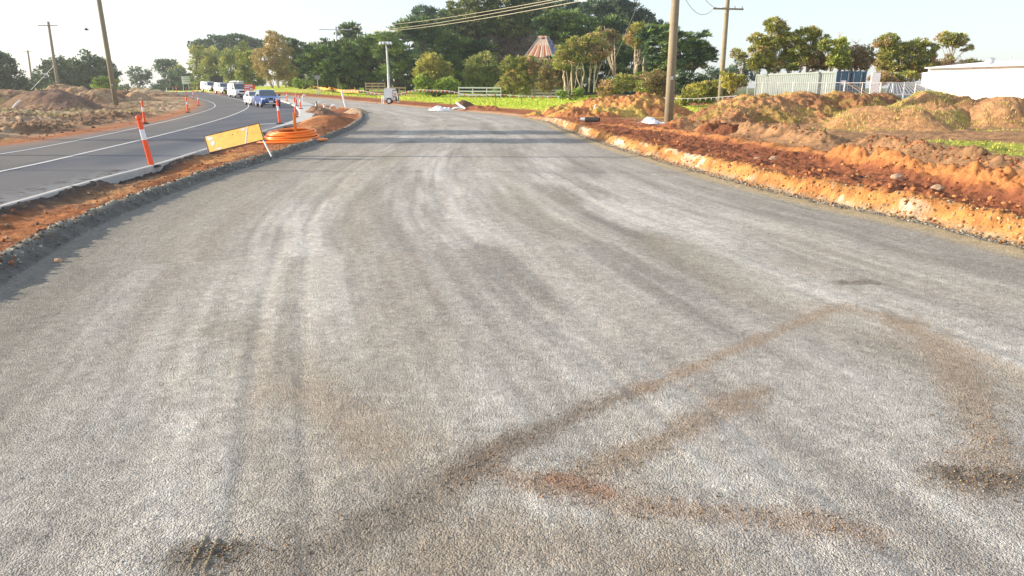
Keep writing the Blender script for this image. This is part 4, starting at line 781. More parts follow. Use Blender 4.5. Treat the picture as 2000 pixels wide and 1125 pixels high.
wire('thin stay wire of the second pole at the left', P(104, 130, 117), P(60, 176, 117), 0, .03, m='metal', cat='stay wire', name='stay_wire')

# ================================================================ BOLLARDS
def make_bollard():
    o = empty('traffic_bollard', (0, 0, 0))
    MB().lathe([(.20, 0), (.20, .02), (.15, .045), (.06, .05)], 8).build('base', M['black'], o)
    MB().lathe([(.052, .045), (.056, .1), (.054, .60), (.052, .601)], 14).build('lower_post', M['orange'], o, False)
    MB().lathe([(.0525, .60), (.0525, .82), (.052, .821)], 14).build('reflective_band', M['reflw'], o)
    MB().lathe([(.052, .82), (.052, .98), (.040, .99), (.040, 1.02), (.056, 1.03), (.06, 1.07), (.052, 1.11), (.03, 1.13)], 14).build('top', M['orange'], o)
    return o
bo = make_bollard(); usedb = False
gB = 'orange and white bollards along the roads'
BOL = [(296, 333, -3.5, 'large tilted bollard on the kerb edge left of the yellow sign, nearest of all'),
       (547, 247, -2, 'upright bollard on the kerb just behind the yellow sign'),
       (578, 233, 0, 'bollard on the kerb directly above the orange conduit coil'),
       (561, 199.5, 0, 'lone bollard right of the blue car on the far end of the concrete island'),
       (580, 209, 0, 'left one of two close bollards on the bend of the concrete island'),
       (588, 215.5, -6, 'right one of two close bollards leaning on the bend of the concrete island'),
       (283, 242, -1, 'bollard on the far side of the asphalt behind the nearest tilted bollard'),
       (367, 220, -2, 'bollard at the left road edge right after the dirt bend'),
       (388, 206, -1, 'bollard beside the inner white line on the bend'),
       (378, 193, -1, 'bollard left of the inner white line below the white road sign'),
       (365, 187, 0, 'bollard at the legs of the white road sign'),
       (339, 183.5, 0, 'small distant bollard left of the white road sign'),
       (386, 180.5, 0, 'left one of two tiny bollards right of the white road sign'),
       (394, 180.2, 0, 'right one of two tiny bollards right of the white road sign'),
       (345, 180.8, 0, 'tiniest distant bollard behind the dirt left of the white road sign')]
for i, (px, py, tilt, lab) in enumerate(BOL):
    o = bo if i == 0 else copy_tree(bo); p = G(px, py)
    on_k = i in (1, 2, 4, 5, 3)
    o.location = (p.x, p.y, p.z+(.128 if on_k else .02)); o.rotation_euler = (0, R(tilt), R(17*i)); 
    if i == 0: o.location.z = .06; o.location.x += .02; o.rotation_euler = (0, R(-8), 0)
    tag(o, lab, 'bollard', gB)
p = G(326, 181.5); o = MB().lathe([(.07, 0), (.07, .9), (.03, .95)], 10).build('guide_post', M['white']); o.location = p; tag(o, 'small white guide post among the distant bollards', 'guide post')
for i, (px, py, lab) in enumerate(((518, 173, 'white guide post on the grass left above the blue car'), (509, 172.5, 'thin white stake on the grass above the white hatchback'))):
    D = 118; p = P(px, py, D); o = MB().tube([(0, 0, -.3), (0, 0, 1.0)], .06 if i == 0 else .035, 8).build('guide_post', M['white']); o.location = (p.x, D, GZ(p.x, D)+.1); tag(o, lab, 'guide post')

# ================================================================ VEHICLES (local +X = forward)
def vehicle(label, px, py, head, kind, paint, D=None):
    K = dict(
     suv=dict(W=1.84, prof=[(-2.25, .32), (-2.33, .6), (-2.25, 1.02), (-2.1, 1.10), (.95, 1.10), (1.75, 1.00), (2.1, .90), (2.26, .72), (2.32, .5), (2.22, .28)], cab=(-2.05, .98, -1.75, .20, 1.10, 1.66), wh=(-1.38, 1.40, .36), side=((-1.9, .0), (.0, .9))),
     hatch=dict(W=1.75, prof=[(-2.0, .28), (-2.1, .6), (-2.05, .9), (-1.9, .98), (.9, .98), (1.6, .88), (1.95, .76), (2.08, .6), (2.1, .42), (2.0, .24)], cab=(-1.95, .95, -1.5, .15, .98, 1.46), wh=(-1.25, 1.3, .31), side=((-1.8, .0), (.0, .8))),
     van=dict(W=1.82, prof=[(-2.3, .38), (-2.36, .7), (-2.36, 1.10), (-2.3, 1.16), (1.75, 1.16), (2.05, 1.08), (2.28, .85), (2.34, .6), (2.3, .4), (2.2, .30)], cab=(-2.32, 1.75, -2.25, 1.05, 1.16, 1.98), wh=(-1.35, 1.35, .33), side=((.3, 1.5),)),
     ute=dict(W=1.85, prof=[(-2.55, .55), (-2.6, .8), (-2.6, 1.12), (-2.5, 1.14), (1.05, 1.14), (2.15, 1.08), (2.4, .98), (2.5, .75), (2.5, .5), (2.35, .40)], cab=(-.75, 1.10, -.55, .45, 1.14, 1.80), wh=(-1.6, 1.55, .39), side=((-.65, .15), (.15, 1.0))))[kind]
    p = P(px, py, D) if D else G(px, py); z0 = GZ(p.x, p.y)+.01
    o = empty({'suv': 'suv_car', 'hatch': 'hatchback_car', 'van': 'delivery_van', 'ute': 'pickup_truck'}[kind], (p.x, p.y, z0), head, label, {'suv': 'car', 'hatch': 'car', 'van': 'van', 'ute': 'pickup truck'}[kind], 'cars queueing on the asphalt road')
    hw = K['W']/2; prof = K['prof']; n = len(prof); cz = .75; cx = 0
    lat = [(-1, .955, .05), (-.96, .985, .015), (-.80, 1, 0), (0, 1.005, 0), (.80, 1, 0), (.96, .985, .015), (1, .955, .05)]
    V = []; F = []
    for (ly, sc, up) in lat:
        for (x, z) in prof:
            V.append((x*sc, ly*hw, cz+(z-cz)*sc*(1 if z > cz else 1)))
    for i in range(len(lat)-1):
        for j in range(n): F.append((i*n+j, (i+1)*n+j, (i+1)*n+(j+1) % n, i*n+(j+1) % n))
    F += [tuple(range(n)), tuple((len(lat)-1)*n+j for j in range(n))[::-1]]
    body = from_np('body', V, F, paint, None, o)
    xb0, xb1, xt0, xt1, zb, zt = K['cab']; wb = hw*.94; wt_ = hw*(.76 if kind != 'van' else .84)
    bt = [(xb0, -wb, zb-.03), (xb1, -wb, zb-.03), (xb1, wb, zb-.03), (xb0, wb, zb-.03)]; mid = [(xt0+.0, -wt_, zt-.06), (xt1+.03, -wt_, zt-.06), (xt1+.03, wt_, zt-.06), (xt0, wt_, zt-.06)]
    tp = [(xt0+.12, -wt_+.12, zt), (xt1-.12, -wt_+.12, zt), (xt1-.12, wt_-.12, zt), (xt0+.12, wt_-.12, zt)]
    F = [(0, 1, 5, 4), (1, 2, 6, 5), (2, 3, 7, 6), (3, 0, 4, 7), (4, 5, 9, 8), (5, 6, 10, 9), (6, 7, 11, 10), (7, 4, 8, 11), (8, 9, 10, 11)]
    from_np('cabin', bt+mid+tp, F, paint, None, o)
    def pane(name, q, t0=.08, a=.0):
        q = [Vector(v) for v in q]; c = sum(q, Vector())/4; nrm = (q[1]-q[0]).cross(q[3]-q[0]).normalized()
        if nrm.dot(c-Vector((0, 0, 1.2))) < 0: nrm = -nrm; q = [q[0], q[3], q[2], q[1]]
        q = [v+(c-v)*t0+nrm*.012 for v in q]; MB().slab(q, .01).build(name, M['glass'], o)
    B = [Vector(v) for v in bt]; Mi = [Vector(v) for v in mid]
    pane('windscreen', [B[1], B[2], Mi[2], Mi[1]], .07); pane('rear_window', [B[3], B[0], Mi[0], Mi[3]], .14)
    for s in (0, 1):
        bl0, bl1, tl0, tl1 = (B[0], B[1], Mi[0], Mi[1]) if s == 0 else (B[3], B[2], Mi[3], Mi[2])
        for (a, c_) in K['side']:
            f = lambda x, A, Bq: A.lerp(Bq, min(1, max(0, (x-A.x)/(Bq.x-A.x))))
            ta = (a-bl0.x)/(bl1.x-bl0.x); tb = (c_-bl0.x)/(bl1.x-bl0.x)
            pane('side_window', [bl0.lerp(bl1, ta), bl0.lerp(bl1, tb), tl0.lerp(tl1, tb), tl0.lerp(tl1, ta)], .1)
    xr, xf, rr = K['wh']
    for wx in (xr, xf):
        for s in (-1, 1):
            T = Matrix.Translation((wx, s*(hw-.10), rr)) @ Matrix.Rotation(R(90), 4, 'X')
            wo = MB().lathe([(rr*.6, -.11), (rr*.95, -.11), (rr, -.08), (rr, .08), (rr*.95, .11), (rr*.6, .11)], 20, T).build('wheel', M['black'], o, False)
            T2 = Matrix.Translation((wx, s*(hw+.012), rr)) @ Matrix.Rotation(R(90), 4, 'X'); MB().lathe([(rr*.6, -.02), (rr*.62, .0), (rr*.3, .01), (rr*.12, .02)], 14, T2).build('rim', M['metal'], wo)
            MB().box((wx, s*(hw-.012), rr+.04), (rr*2.3, .04, rr*1.7)).build('wheel_arch', M['dark'], o)
    fx = max(x for x, z in prof)
    hz = {'suv': .80, 'hatch': .70, 'van': .86, 'ute': .92}[kind]; fxx = {'suv': 2.20, 'hatch': 2.02, 'van': 2.28, 'ute': 2.45}[kind]
    for s in (-1, 1):
        q = MB(); q.box((fxx-.03, s*hw*.72, hz), (.14, hw*.42, .17), rz=-s*.28, ry=-.25); q.build('headlight', M['lamp'], o)
        q = MB(); q.box((xf-.35 if kind != 'van' else xb1-.2, s*(hw+.12), zb+.06), (.12, .22, .15)); q.build('wing_mirror', M['dark'] if kind != 'ute' else paint, o)
        q = MB(); q.box((fxx+.06, s*hw*.74, .45), (.06, .18, .09)); q.build('fog_lamp', M['lamp'], o)
    MB().box((fxx+.01, 0, hz-.02), (.12, hw*.78, .22), ry=-.15).build('grille', M['dark'], o)
    if kind == 'suv':
        g = MB(); g.tube([(fxx+.085, -.33, hz+.10), (fxx+.085, -.2, hz-.12), (fxx+.085, .2, hz-.12), (fxx+.085, .33, hz+.10)], .028, 6); g.build('grille_trim', M['chrome'], o)
        MB().box((fx-.02, 0, .36), (.10, K['W']*.62, .05)).build('bumper_trim', M['chrome'], o)
        for s in (-1, 1): MB().tube([(xt0+.1, s*(wt_-.06), zt+.03), (xt1-.1, s*(wt_-.06), zt+.03)], .022, 6).build('roof_rail', M['metal'], o)
    MB().box((fx-.02, 0, .45), (.09, K['W']*.80, .2)).build('bumper', M['dark'] if kind != 'hatch' else paint, o)
    MB().box((fx+.035, 0, .53), (.02, .42, .13)).build('licence_plate', M['reflw'], o)
    if kind == 'van':
        r = MB()
        for x in (-1.6, -.3, .9): r.box((x, 0, zt+.14), (.05, 1.5, .04)); r.box((x, -.7, zt+.06), (.04, .04, .16)); r.box((x, .7, zt+.06), (.04, .04, .16))
        r.build('roof_rack', M['metal'], o)
        MB().box((-.1, .38, zt+.24), (2.2, .62, .20)).build('rack_load', M['white'], o); MB().tube([(-2, -.35, zt+.24), (1.1, -.35, zt+.24)], .11, 10).build('pipe_carrier', M['white'], o); MB().box((-.1, -.62, zt+.2), (2.6, .22, .1)).build('ladder', M['metal'], o)
    if kind == 'ute':
        cn = MB(); cn.add([(-2.55, -.86, 1.13), (-.85, -.86, 1.13), (-.85, .86, 1.13), (-2.55, .86, 1.13), (-2.5, -.72, 1.86), (-.82, -.72, 1.86), (-.82, .72, 1.86), (-2.5, .72, 1.86)], [(0, 3, 2, 1), (4, 5, 6, 7), (0, 1, 5, 4), (1, 2, 6, 5), (2, 3, 7, 6), (3, 0, 4, 7)]); cn.build('canopy', paint, o)
        bbr = MB(); bbr.tube([(fx+.1, -.62, .5), (fx+.12, -.6, 1.0), (fx+.12, .6, 1.0), (fx+.1, .62, .5)], .045, 8); bbr.box((fx+.08, 0, .55), (.1, 1.75, .2)); bbr.build('bull_bar', M['dark'], o)
    return o
vehicle('blue suv leading the queue of cars beside the bollards', 523, 209, R(-63), 'suv', M['blue'])
vehicle('white hatchback half hidden behind the blue suv', 499, 199, R(-60), 'hatch', M['carw'], D=82)
vehicle('white van with loaded roof rack second behind the blue suv', 465, 190, R(-55), 'van', M['carw'], D=109)
vehicle('white pickup between the white van and the last pickup', 438, 185, R(-52), 'ute', M['carw'], D=126)
vehicle('white pickup at the end of the queue under the dark message board', 412, 183, R(-48), 'ute', M['carw'], D=136)
t = P(404, 182, 139); 
# ================================================================ SIGNS
def facing(p): return math.atan2(-p.x, p.y)      # rotation turning local -Y towards the photographer
p = P(370, 180, 190); p.z = GZ(p.x, 190); o = empty('road_sign', p, facing(p), 'large white road sign board on three legs left of the car queue', 'road sign')
MB().box((0, 0, 2.9), (3.0, .06, 1.9)).build('sign_board', M['white'], o)
for dz, wd, c_ in ((.55, 2.0, 'sg'), (.1, 2.4, 'sg'), (-.35, 1.7, 'sg')): MB().box((0, -.045, 2.9+dz), (wd, .02, .14)).build('lettering_line', M['signgrey'], o)
for x in (-1.3, 0, 1.3): MB().tube([(x, .08, -.2), (x, .08, 3.7)], .06, 8).build('leg', M['metal'], o)
p = P(425, 172, 158); p.z = GZ(p.x, 158); o = empty('message_board', p, facing(p), 'dark electronic message board on a trailer above the last pickup', 'message board')
zt_ = P(425, 156, 158).z-p.z
MB().box((0, 0, zt_), (2.5, .2, 1.5)).build('screen', M['dark'], o); MB().tube([(0, .1, .5), (0, .1, zt_)], .08, 8).build('mast', M['metal'], o); MB().box((0, .1, .55), (1.6, 2.4, .35)).build('trailer', M['dark'], o)
for s in (-1, 1): MB().lathe([(.1, -.1), (.33, -.1), (.33, .1), (.1, .1)], 14, Matrix.Translation((s*.9, .1, .33)) @ Matrix.Rotation(R(90), 4, 'Y')).build('wheel', M['black'], o)
def roadworks(label, px, py, D, wd, h, m1, stripes, legz=.2):
    p = P(px, py, D); p.z = GZ(p.x, D); o = empty('roadworks_sign', p, facing(p), label, 'roadworks sign')
    MB().box((0, 0, legz+h/2), (wd, .05, h)).build('sign_board', m1, o)
    for i in range(stripes): MB().box((0, -.035, legz+h*(i+.5)/stripes), (wd*.82, .02, h/stripes*.42)).build('stripe', M['reflw'], o)
    for s in (-1, 1): MB().tube([(s*wd*.4, 0, 0), (s*wd*.4, .05, legz+h*.4)], .03, 6).build('leg', M['metal'], o)
roadworks('red and white striped roadworks board beside the white van', 484, 189, 104, .8, 1.5, M['orange'], 4)
roadworks('small red barrier board behind the hatchback', 487, 180, 108, 1.2, .9, M['orange'], 2, 1.0)
roadworks('plain orange roadworks sign right of the striped board', 495, 184, 112, .7, .6, mat('orange_sign', (.9, .14, .02), .5), 0, 1.1)
p = G(622, 186.5); D = p.y; o = empty('blank_sign', p, facing(p), 'small grey sign seen from behind on a pale post, left of the cypress', 'sign')
k = .964*D/FPX; MB().box((0, 0, 34*k), (11*k, .04, 7*k)).build('sign_board', M['signgrey'], o); MB().box((.0, .06, 17*k), (.11, .08, 36*k)).build('post', M['fencew'], o)
for s in (-1, 1): MB().box((s*.3, .0, .55), (.07, .07, 1.1)).build('stake', M['fencew'], o)
p = G(667, 181); o = MB().tube([(0, 0, -.1), (0, 0, 2.0)], .05, 6).build('timber_stake', M['fencew']); o.location = p; tag(o, 'thin pale stake on the grass in front of the dark cypress', 'stake')

# yellow sign lying tilted on its leg
pb = G(430, 300); 
def yellow():
    D = 18.6; c0 = P(398, 266, D+.25); c1 = P(506, 240, D-.15); c2 = P(516, 273, D-.35); c3 = P(408, 299, D+.05)
    base = (c2+c3)/2; base.z = 0; o = empty('roadworks_board', base, 0, 'worn yellow roadworks board tilted on a stake by the kerb', 'roadworks board')
    q = [v-base for v in (c3, c2, c1, c0)]
    MB().slab(q, .03).build('board', M['yellow'], o)
    cen = sum(q, Vector())/4; nrm = (q[1]-q[0]).cross(q[3]-q[0]).normalized()
    def at(u, v, d=.004): a = q[0].lerp(q[1], u); b_ = q[3].lerp(q[2], u); return a.lerp(b_, v)+nrm*d
    fr = MB()
    for (u0, v0, u1, v1) in ((0, 0, 1, .035), (0, .965, 1, 1), (0, .035, .012, .965), (.988, .035, 1, .965)): fr.slab([at(u0, v0, .006), at(u1, v0, .006), at(u1, v1, .006), at(u0, v1, .006)], .034)
    fr.build('border', M['black'], o)
    MB().slab([at(.655, .035), at(.685, .035), at(.80, .965), at(.775, .965)], .006).build('grey_stripe', M['signgrey'], o)
    rn = random.Random(4)
    for (cu, cv, ru, rv) in ((.10, .78, .09, .13), (.12, .5, .05, .18), (.70, .85, .07, .08), (.2, .12, .08, .06), (.05, .92, .04, .05), (.42, .35, .02, .03), (.5, .7, .012, .04), (.6, .78, .012, .03)):
        n = 11; vs_ = [at(cu+ru*math.cos(6.283*i/n)*rn.uniform(.5, 1.1), min(.96, max(.04, cv+rv*math.sin(6.283*i/n)*rn.uniform(.5, 1.1))), .003) for i in range(n)]
        from_np('worn_patch', vs_, [tuple(range(n))], M['signgrey'] if ru > .015 else M['black'], None, o)
    MB().tube([at(.97, .05, -.03), P(530, 298, D-.75)-base+Vector((0, 0, -.1))], .022, 8).build('leg', M['metal'], o)
    MB().slab([at(-.02, .02, -.035), at(.03, .02, -.035), at(.03, .98, -.035), at(-.02, .98, -.035)], .03).build('back_rail', M['timber'], o)
yellow()

# orange conduit coil
def coil():
    c = G(572, 277); D = c.y; k = .964*D/FPX; zc = groundz(c.x, c.y)-.02; o = empty('conduit_coil', (c.x, c.y, zc), 0, 'big coil of orange conduit lying on the median beside the yellow board', 'conduit coil'); q = random.Random(3); mb = MB(); pts = []
    turns = 12; N = turns*40
    for i in range(N+1):
        t = i/40; a = 2*math.pi*t; up_ = t if t < 7 else 14-t*1.0; r = (.98-.04*up_ if t < 7 else .80-.05*(up_-2))+.035*math.sin(a*.97+1.3*t)+.02*math.sin(2.3*t); z = .05+.052*up_+.022*math.sin(a+2.1*t)+.05*math.sin(a)*up_/7
        pts.append(Vector((r*math.cos(a), r*math.sin(a)*.93, z)))
    mb.tube(pts, .036, 8); mb.build('coil', M['condu'], o, True)
    loose = MB(); loose.tube([Vector((.5, -.75, .08)), Vector((.9, -.6, .12)), Vector((1.15, -.2, .13)), Vector((1.12, .2, .1)), Vector((.8, .5, .12)), Vector((.3, .75, .15))], .036, 8); loose.tube([Vector((-.85, -.2, .1)), Vector((-1.1, -.5, .1)), Vector((-.9, -.85, .08)), Vector((-.3, -1.0, .07)), Vector((.3, -.95, .07)), Vector((.8, -.7, .07))], .036, 8); loose.build('loose_end', M['condu'], o, True)
    return c
cc = coil()
ps = P(577, 257, cc.y+.3); o = MB().tube([(0, 0, -.35), (0, 0, .3), (0.01, 0, .72)], .055, 12).build('conduit_stub', M['condu']); pt = P(577, 230, cc.y+.3); o.location = (ps.x, cc.y+.3, .22); tag(o, 'upright orange conduit stub standing in the coil', 'conduit')
# white pipes
def pipe(label, pts, r, m='white', name='pipe', cat='pipe', group=None, n=10):
    pts = [Vector(p) for p in pts]; base = pts[0].copy(); o = MB().tube([Vector(p) for p in smooth([tuple(p-base) for p in pts], 5)], r, n).build(name, M[m], None, True); o.location = base; return tag(o, label, cat, group)
D = 60; arc = [P(625+8*math.cos(a)*1.0, 208-8.5*math.sin(a), D+.3*math.cos(a)) for a in [x*.35-.6 for x in range(13)]]
pipe('white pipe looped like a ring on the median', arc+[], .06); pipe('short white pipe lying right of the pipe ring', [P(629, 213, 60), P(636, 211.5, 60), P(642, 213, 60)], .05)
pipe('small white pipe hoop on the red median', [P(652+7*math.cos(a), 212-6*math.sin(a), 58) for a in [x*.35-.1 for x in range(11)]], .075)
pipe('thin hooked white conduit standing on the concrete island', [P(593, 202.5, 78), P(591, 195, 78), P(591, 188, 78), P(594, 185, 78), P(597, 187, 78)], .05)
pipe('leaning white post at the tip of the median', [P(676, 212, 62), P(671, 194, 62), P(667, 178, 62)], .075, name='white_post', cat='post')
p = P(618, 204, 56); pipe('short dark peg beside the pipe ring', [P(618.5, 209, 58), P(618.5, 198, 58)], .045, 'dark', 'peg', 'peg')
pipe('straight white pipe leaning on the small dark soil heap', [P(892, 201, 61.5), P(900, 207, 61), P(909, 212.5, 60.5)], .085)
pipe('curved white pipe end at the road edge below the leaning pipe', [P(883, 214, 59.5), P(888, 211.3, 59.5), P(896, 210.6, 59.5), P(905, 212.5, 59.5)], .08)
def sheet(label, px, py, D, wx, wy, h, seed, name='plastic_sheet', cat='plastic sheet'):
    p = P(px, py, D); z = groundz(p.x, D); xs, ys = np.meshgrid(np.linspace(-1, 1, 30), np.linspace(-1, 1, 16)); r = np.sqrt(xs**2+ys**2); H = h*np.clip(1.1-r**4, 0, 1)*(.15+1.3*ss(.3, .75, fbm(xs*1.6, ys*1.2, 4, seed))+.5*(fbm(xs*5, ys*5, 3, seed+1)-.5))
    wob = 1+.3*(fbm(xs*1.5+3, ys*1.5, 2, seed+3)-.5); V = np.stack([xs*wx*wob, ys*wy*wob, H+.03], -1).reshape(-1, 3); idx = np.arange(480).reshape(16, 30); F = np.stack([idx[:-1, :-1], idx[:-1, 1:], idx[1:, 1:], idx[1:, :-1]], -1).reshape(-1, 4)
    keep = (r[:-1, :-1] < 1.05).reshape(-1); o = from_np(name, V, F[keep], M['sheet'], None, None, True); o.location = (p.x, D, z); return tag(o, label, cat)
sheet('crumpled white plastic sheet on the earth left of the big pole', 1270, 245, 32.5, .62, .5, .2, 3)
sheet('white plastic sheet at the far road edge left of the white pipes', 852, 212, 60.5, .65, .6, .3, 6); sheet('small white plastic scrap beside the larger sheet across the road', 872, 211, 60.8, .4, .3, .2, 8)
p = G(1153, 246); z = groundz(p.x, p.y); o = empty('drain_pipe', (p.x, p.y, z+.12), R(-25), 'short black drain pipe with grey end on the red earth', 'drain pipe')
MB().tube([(-.25, 0, 0), (.45, 0, 0)], .12, 12).build('pipe_body', M['black'], o); MB().tube([(-.5, 0, 0), (-.25, 0, 0)], .10, 12).build('grey_end', M['metal'], o)
# stones on the bank
def rock(label, px, py, s, seed, m='stone'):
    p = G(px, py, .2); q = np.random.default_rng(seed); import bmesh; bm = bmesh.new(); bmesh.ops.create_icosphere(bm, subdivisions=2, radius=1)
    for v in bm.verts: v.co = v.co*(.75+.5*float(vn(v.co.x*1.4+seed, v.co.y*1.4+v.co.z*2, seed))); v.co.x *= s*1.2; v.co.y *= s; v.co.z *= s*.7
    me = bpy.data.meshes.new('rock'); bm.to_mesh(me); me.materials.append(M[m]); o = bpy.data.objects.new('rock', me); C.objects.link(o); o.location = (p.x, p.y, groundz(p.x, p.y)+s*.3); return tag(o, label, 'rock', 'loose rocks on the red bank')
rock('pale round rock in the middle of the rut on the red bank', 1752, 353, .085, 2); rock('flat pale rock left of the round pale rock', 1693, 357, .075, 3); rock('small brown rock near the right end of the rut', 1830, 370, .08, 4); rock('red rock left of the black debris', 1480, 312, .07, 5); rock('red rock just right of the first red rock', 1510, 312, .085, 6)
rock('pale rock sitting on the gravel windrow left of the road', 310, 425, .06, 9, 'gravelrock') if 'gravelrock' in M else rock('pale rock sitting on the gravel windrow left of the road', 108, 474, .04, 9)
# sticks, stakes and small field things
def stick(label, a, b_, r, m='fencew', name='stick', cat='stick'):
    a = Vector(a); b_ = Vector(b_); o = MB().tube([(0, 0, 0), (b_-a)*.5+Vector((0, 0, r)), b_-a], r, 7).build(name, M[m]); o.location = a; return tag(o, label, cat)
stick('pale stick poking from the dark heap at the far left', P(24, 212, 60.5), P(40, 195.5, 61.5), .06)
stick('short white stick on the orange heap left of the big pole', P(1160, 213, 43.5), P(1164, 204, 43.7), .035)
stick('thin dark stake in the grass beyond the road', P(1018, 204, 68), P(1018, 190, 68), .03, 'dark', 'stake', 'stake')
p = G(162, 239); z = groundz(p.x, p.y); o = empty('survey_marker', (p.x, p.y, z), .2, 'pair of thin stakes with a white strip on the left field', 'survey marker')
for s, h in ((-.1, .85), (.12, .75)): MB().tube([(s, 0, -.1), (s*.7-.05, 0, h)], .025, 6).build('stake', M['timber'], o)
MB().box((.12, -.04, .08), (.4, .1, .06), ry=-.2).build('strip', M['white'], o)

# lighting tower trailer
def lighttower():
    p = G(765, 203.5); D = p.y; k = .964*D/FPX; o = empty('lighting_tower', (p.x, D, p.z+.03), R(4), 'white mobile lighting tower trailer with raised mast', 'lighting tower')
    b = MB(); w2 = 13*k; b.add([(-w2, -.6, .45), (w2*.72, -.6, .45), (w2*.72, .6, .45), (-w2, .6, .45), (-w2, -.6, 1.55), (-w2*.9, -.6, 1.72), (w2*.62, -.6, 1.72), (w2*.72, -.6, 1.6), (-w2, .6, 1.55), (-w2*.9, .6, 1.72), (w2*.62, .6, 1.72), (w2*.72, .6, 1.6)], [(0, 1, 7, 6, 5, 4), (3, 8, 9, 10, 11, 2), (0, 4, 8, 3), (1, 2, 11, 7), (4, 5, 9, 8), (5, 6, 10, 9), (6, 7, 11, 10), (0, 3, 2, 1)]); b.build('housing', M['white'], o)
    e = MB(); e.box((w2*.86, -.05, .98), (w2*.3, 1.12, 1.15)); e.box((w2*.88, -.05, .55), (w2*.4, 1.2, .45)); eo = e.build('end_panel', M['dark'], o)
    MB().box((w2*.64, -.63, 1.15), (.42, .04, .62)).build('door', M['white'], eo); MB().lathe([(.12, 0), (.12, .02)], 12, Matrix.Translation((w2*.64, -.66, 1.1)) @ Matrix.Rotation(R(90), 4, 'X')).build('gauge', M['signgrey'], o)
    MB().box((w2*.64, -.62, 1.15), (.52, .04, .8)).build('door_frame', M['dark'], o)
    for s in (-1, 1):
        wl = MB().lathe([(.15, -.1), (.31, -.1), (.33, -.06), (.33, .06), (.31, .1), (.15, .1)], 18, Matrix.Translation((-w2*.28, s*.68, .33)) @ Matrix.Rotation(R(90), 4, 'X')).build('wheel', M['black'], o)
        MB().lathe([(.2, -.01), (.18, .03), (.05, .05)], 14, Matrix.Translation((-w2*.28, s*.79, .33)) @ Matrix.Rotation(R(90*s), 4, 'X')).build('hub', M['white'], wl)
        MB().box((-w2*.28, s*.68, .72), (.75, .25, .05)).build('mudguard', M['white'], o)
    for x, y in ((-w2*1.3, -.75), (-w2*1.3, .75), (w2*1.0, -.75), (w2*1.0, .75)): MB().tube([(x, y, 0), (x, y, .95)], .05, 8).build('stabiliser', M['metal'], o)
    MB().box((-w2*.2, 0, .42), (w2*2.6, .1, .08)).build('chassis', M['metal'], o)
    top = P(753.5, 82, D).z-p.z
    x0 = -4*k
    MB().tube([(x0, 0, .5), (x0, 0, 3.4)], .14, 10).build('lower_mast', M['metal'], o); MB().tube([(x0, 0, 3.4), (x0-.05, 0, 5.8)], .105, 10).build('middle_mast', M['metal'], o); MB().tube([(x0-.05, 0, 5.8), (x0-.15, 0, top)], .075, 10).build('upper_mast', M['metal'], o)
    MB().box((x0-.15, 0, top+.02), (1.3, .04, .04)).build('lamp_bar', M['metal'], o)
    for x in (-.6, -.28, .28, .6): MB().lathe([(.05, .13), (.15, .05), (.19, -.1), (.16, -.12)], 12, Matrix.Translation((x0-.15+x, -.1, top-.16)) @ Matrix.Rotation(R(-35 if x < 0 else 35)*1.0, 4, 'Y')).build('floodlight', M['lamp'], o)
lighttower()

# ================================================================ FENCES, BUNTING
def railfence(label, a, b_, D0, D1, rails, h, npost, m='fencew', y_at=None, zoff=0):
    A = P(a[0], a[1], D0); B = P(b_[0], b_[1], D1); A.z = GZ(A.x, A.y)+zoff; B.z = GZ(B.x, B.y)+zoff; o = empty('rail_fence', A, 0, label, 'fence'); d = B-A; ang = math.atan2(d.y, d.x); L = Vector((d.x, d.y, 0)).length
    for i in range(npost): t = i/(npost-1); MB().box(tuple(d*t+Vector((0, 0, h/2-.1))), (.13, .13, h+.25), rz=ang).build('post', M[m], o)
    for r in range(rails):
        z = h*(1-r/rails)-.1; mid = d/2; MB().box((mid.x-math.sin(ang)*-.09*0, mid.y-.085, mid.z+z), (L+.2, .04, .19), rz=ang, ry=-math.atan2(d.z, L)).build('rail', M[m], o)
    return o
railfence('white three rail fence between the olive bush and the dark shrub', (896, 188), (978, 189), 104, 104, 3, 1.45, 4, zoff=.25)
railfence('white rail fence glimpsed through the tea trees below the rusty roof', (1015, 188), (1110, 188), 110, 110, 3, 1.2, 5, zoff=.1)
railfence('pale rail fence left behind the lighting tower', (715, 182), (752, 182), 112, 112, 5, 2.0, 4, m='timber', zoff=.1)
railfence('pale rail fence right behind the lighting tower', (756, 182), (792, 182), 112, 112, 3, 1.4, 4, m='timber', zoff=.1)
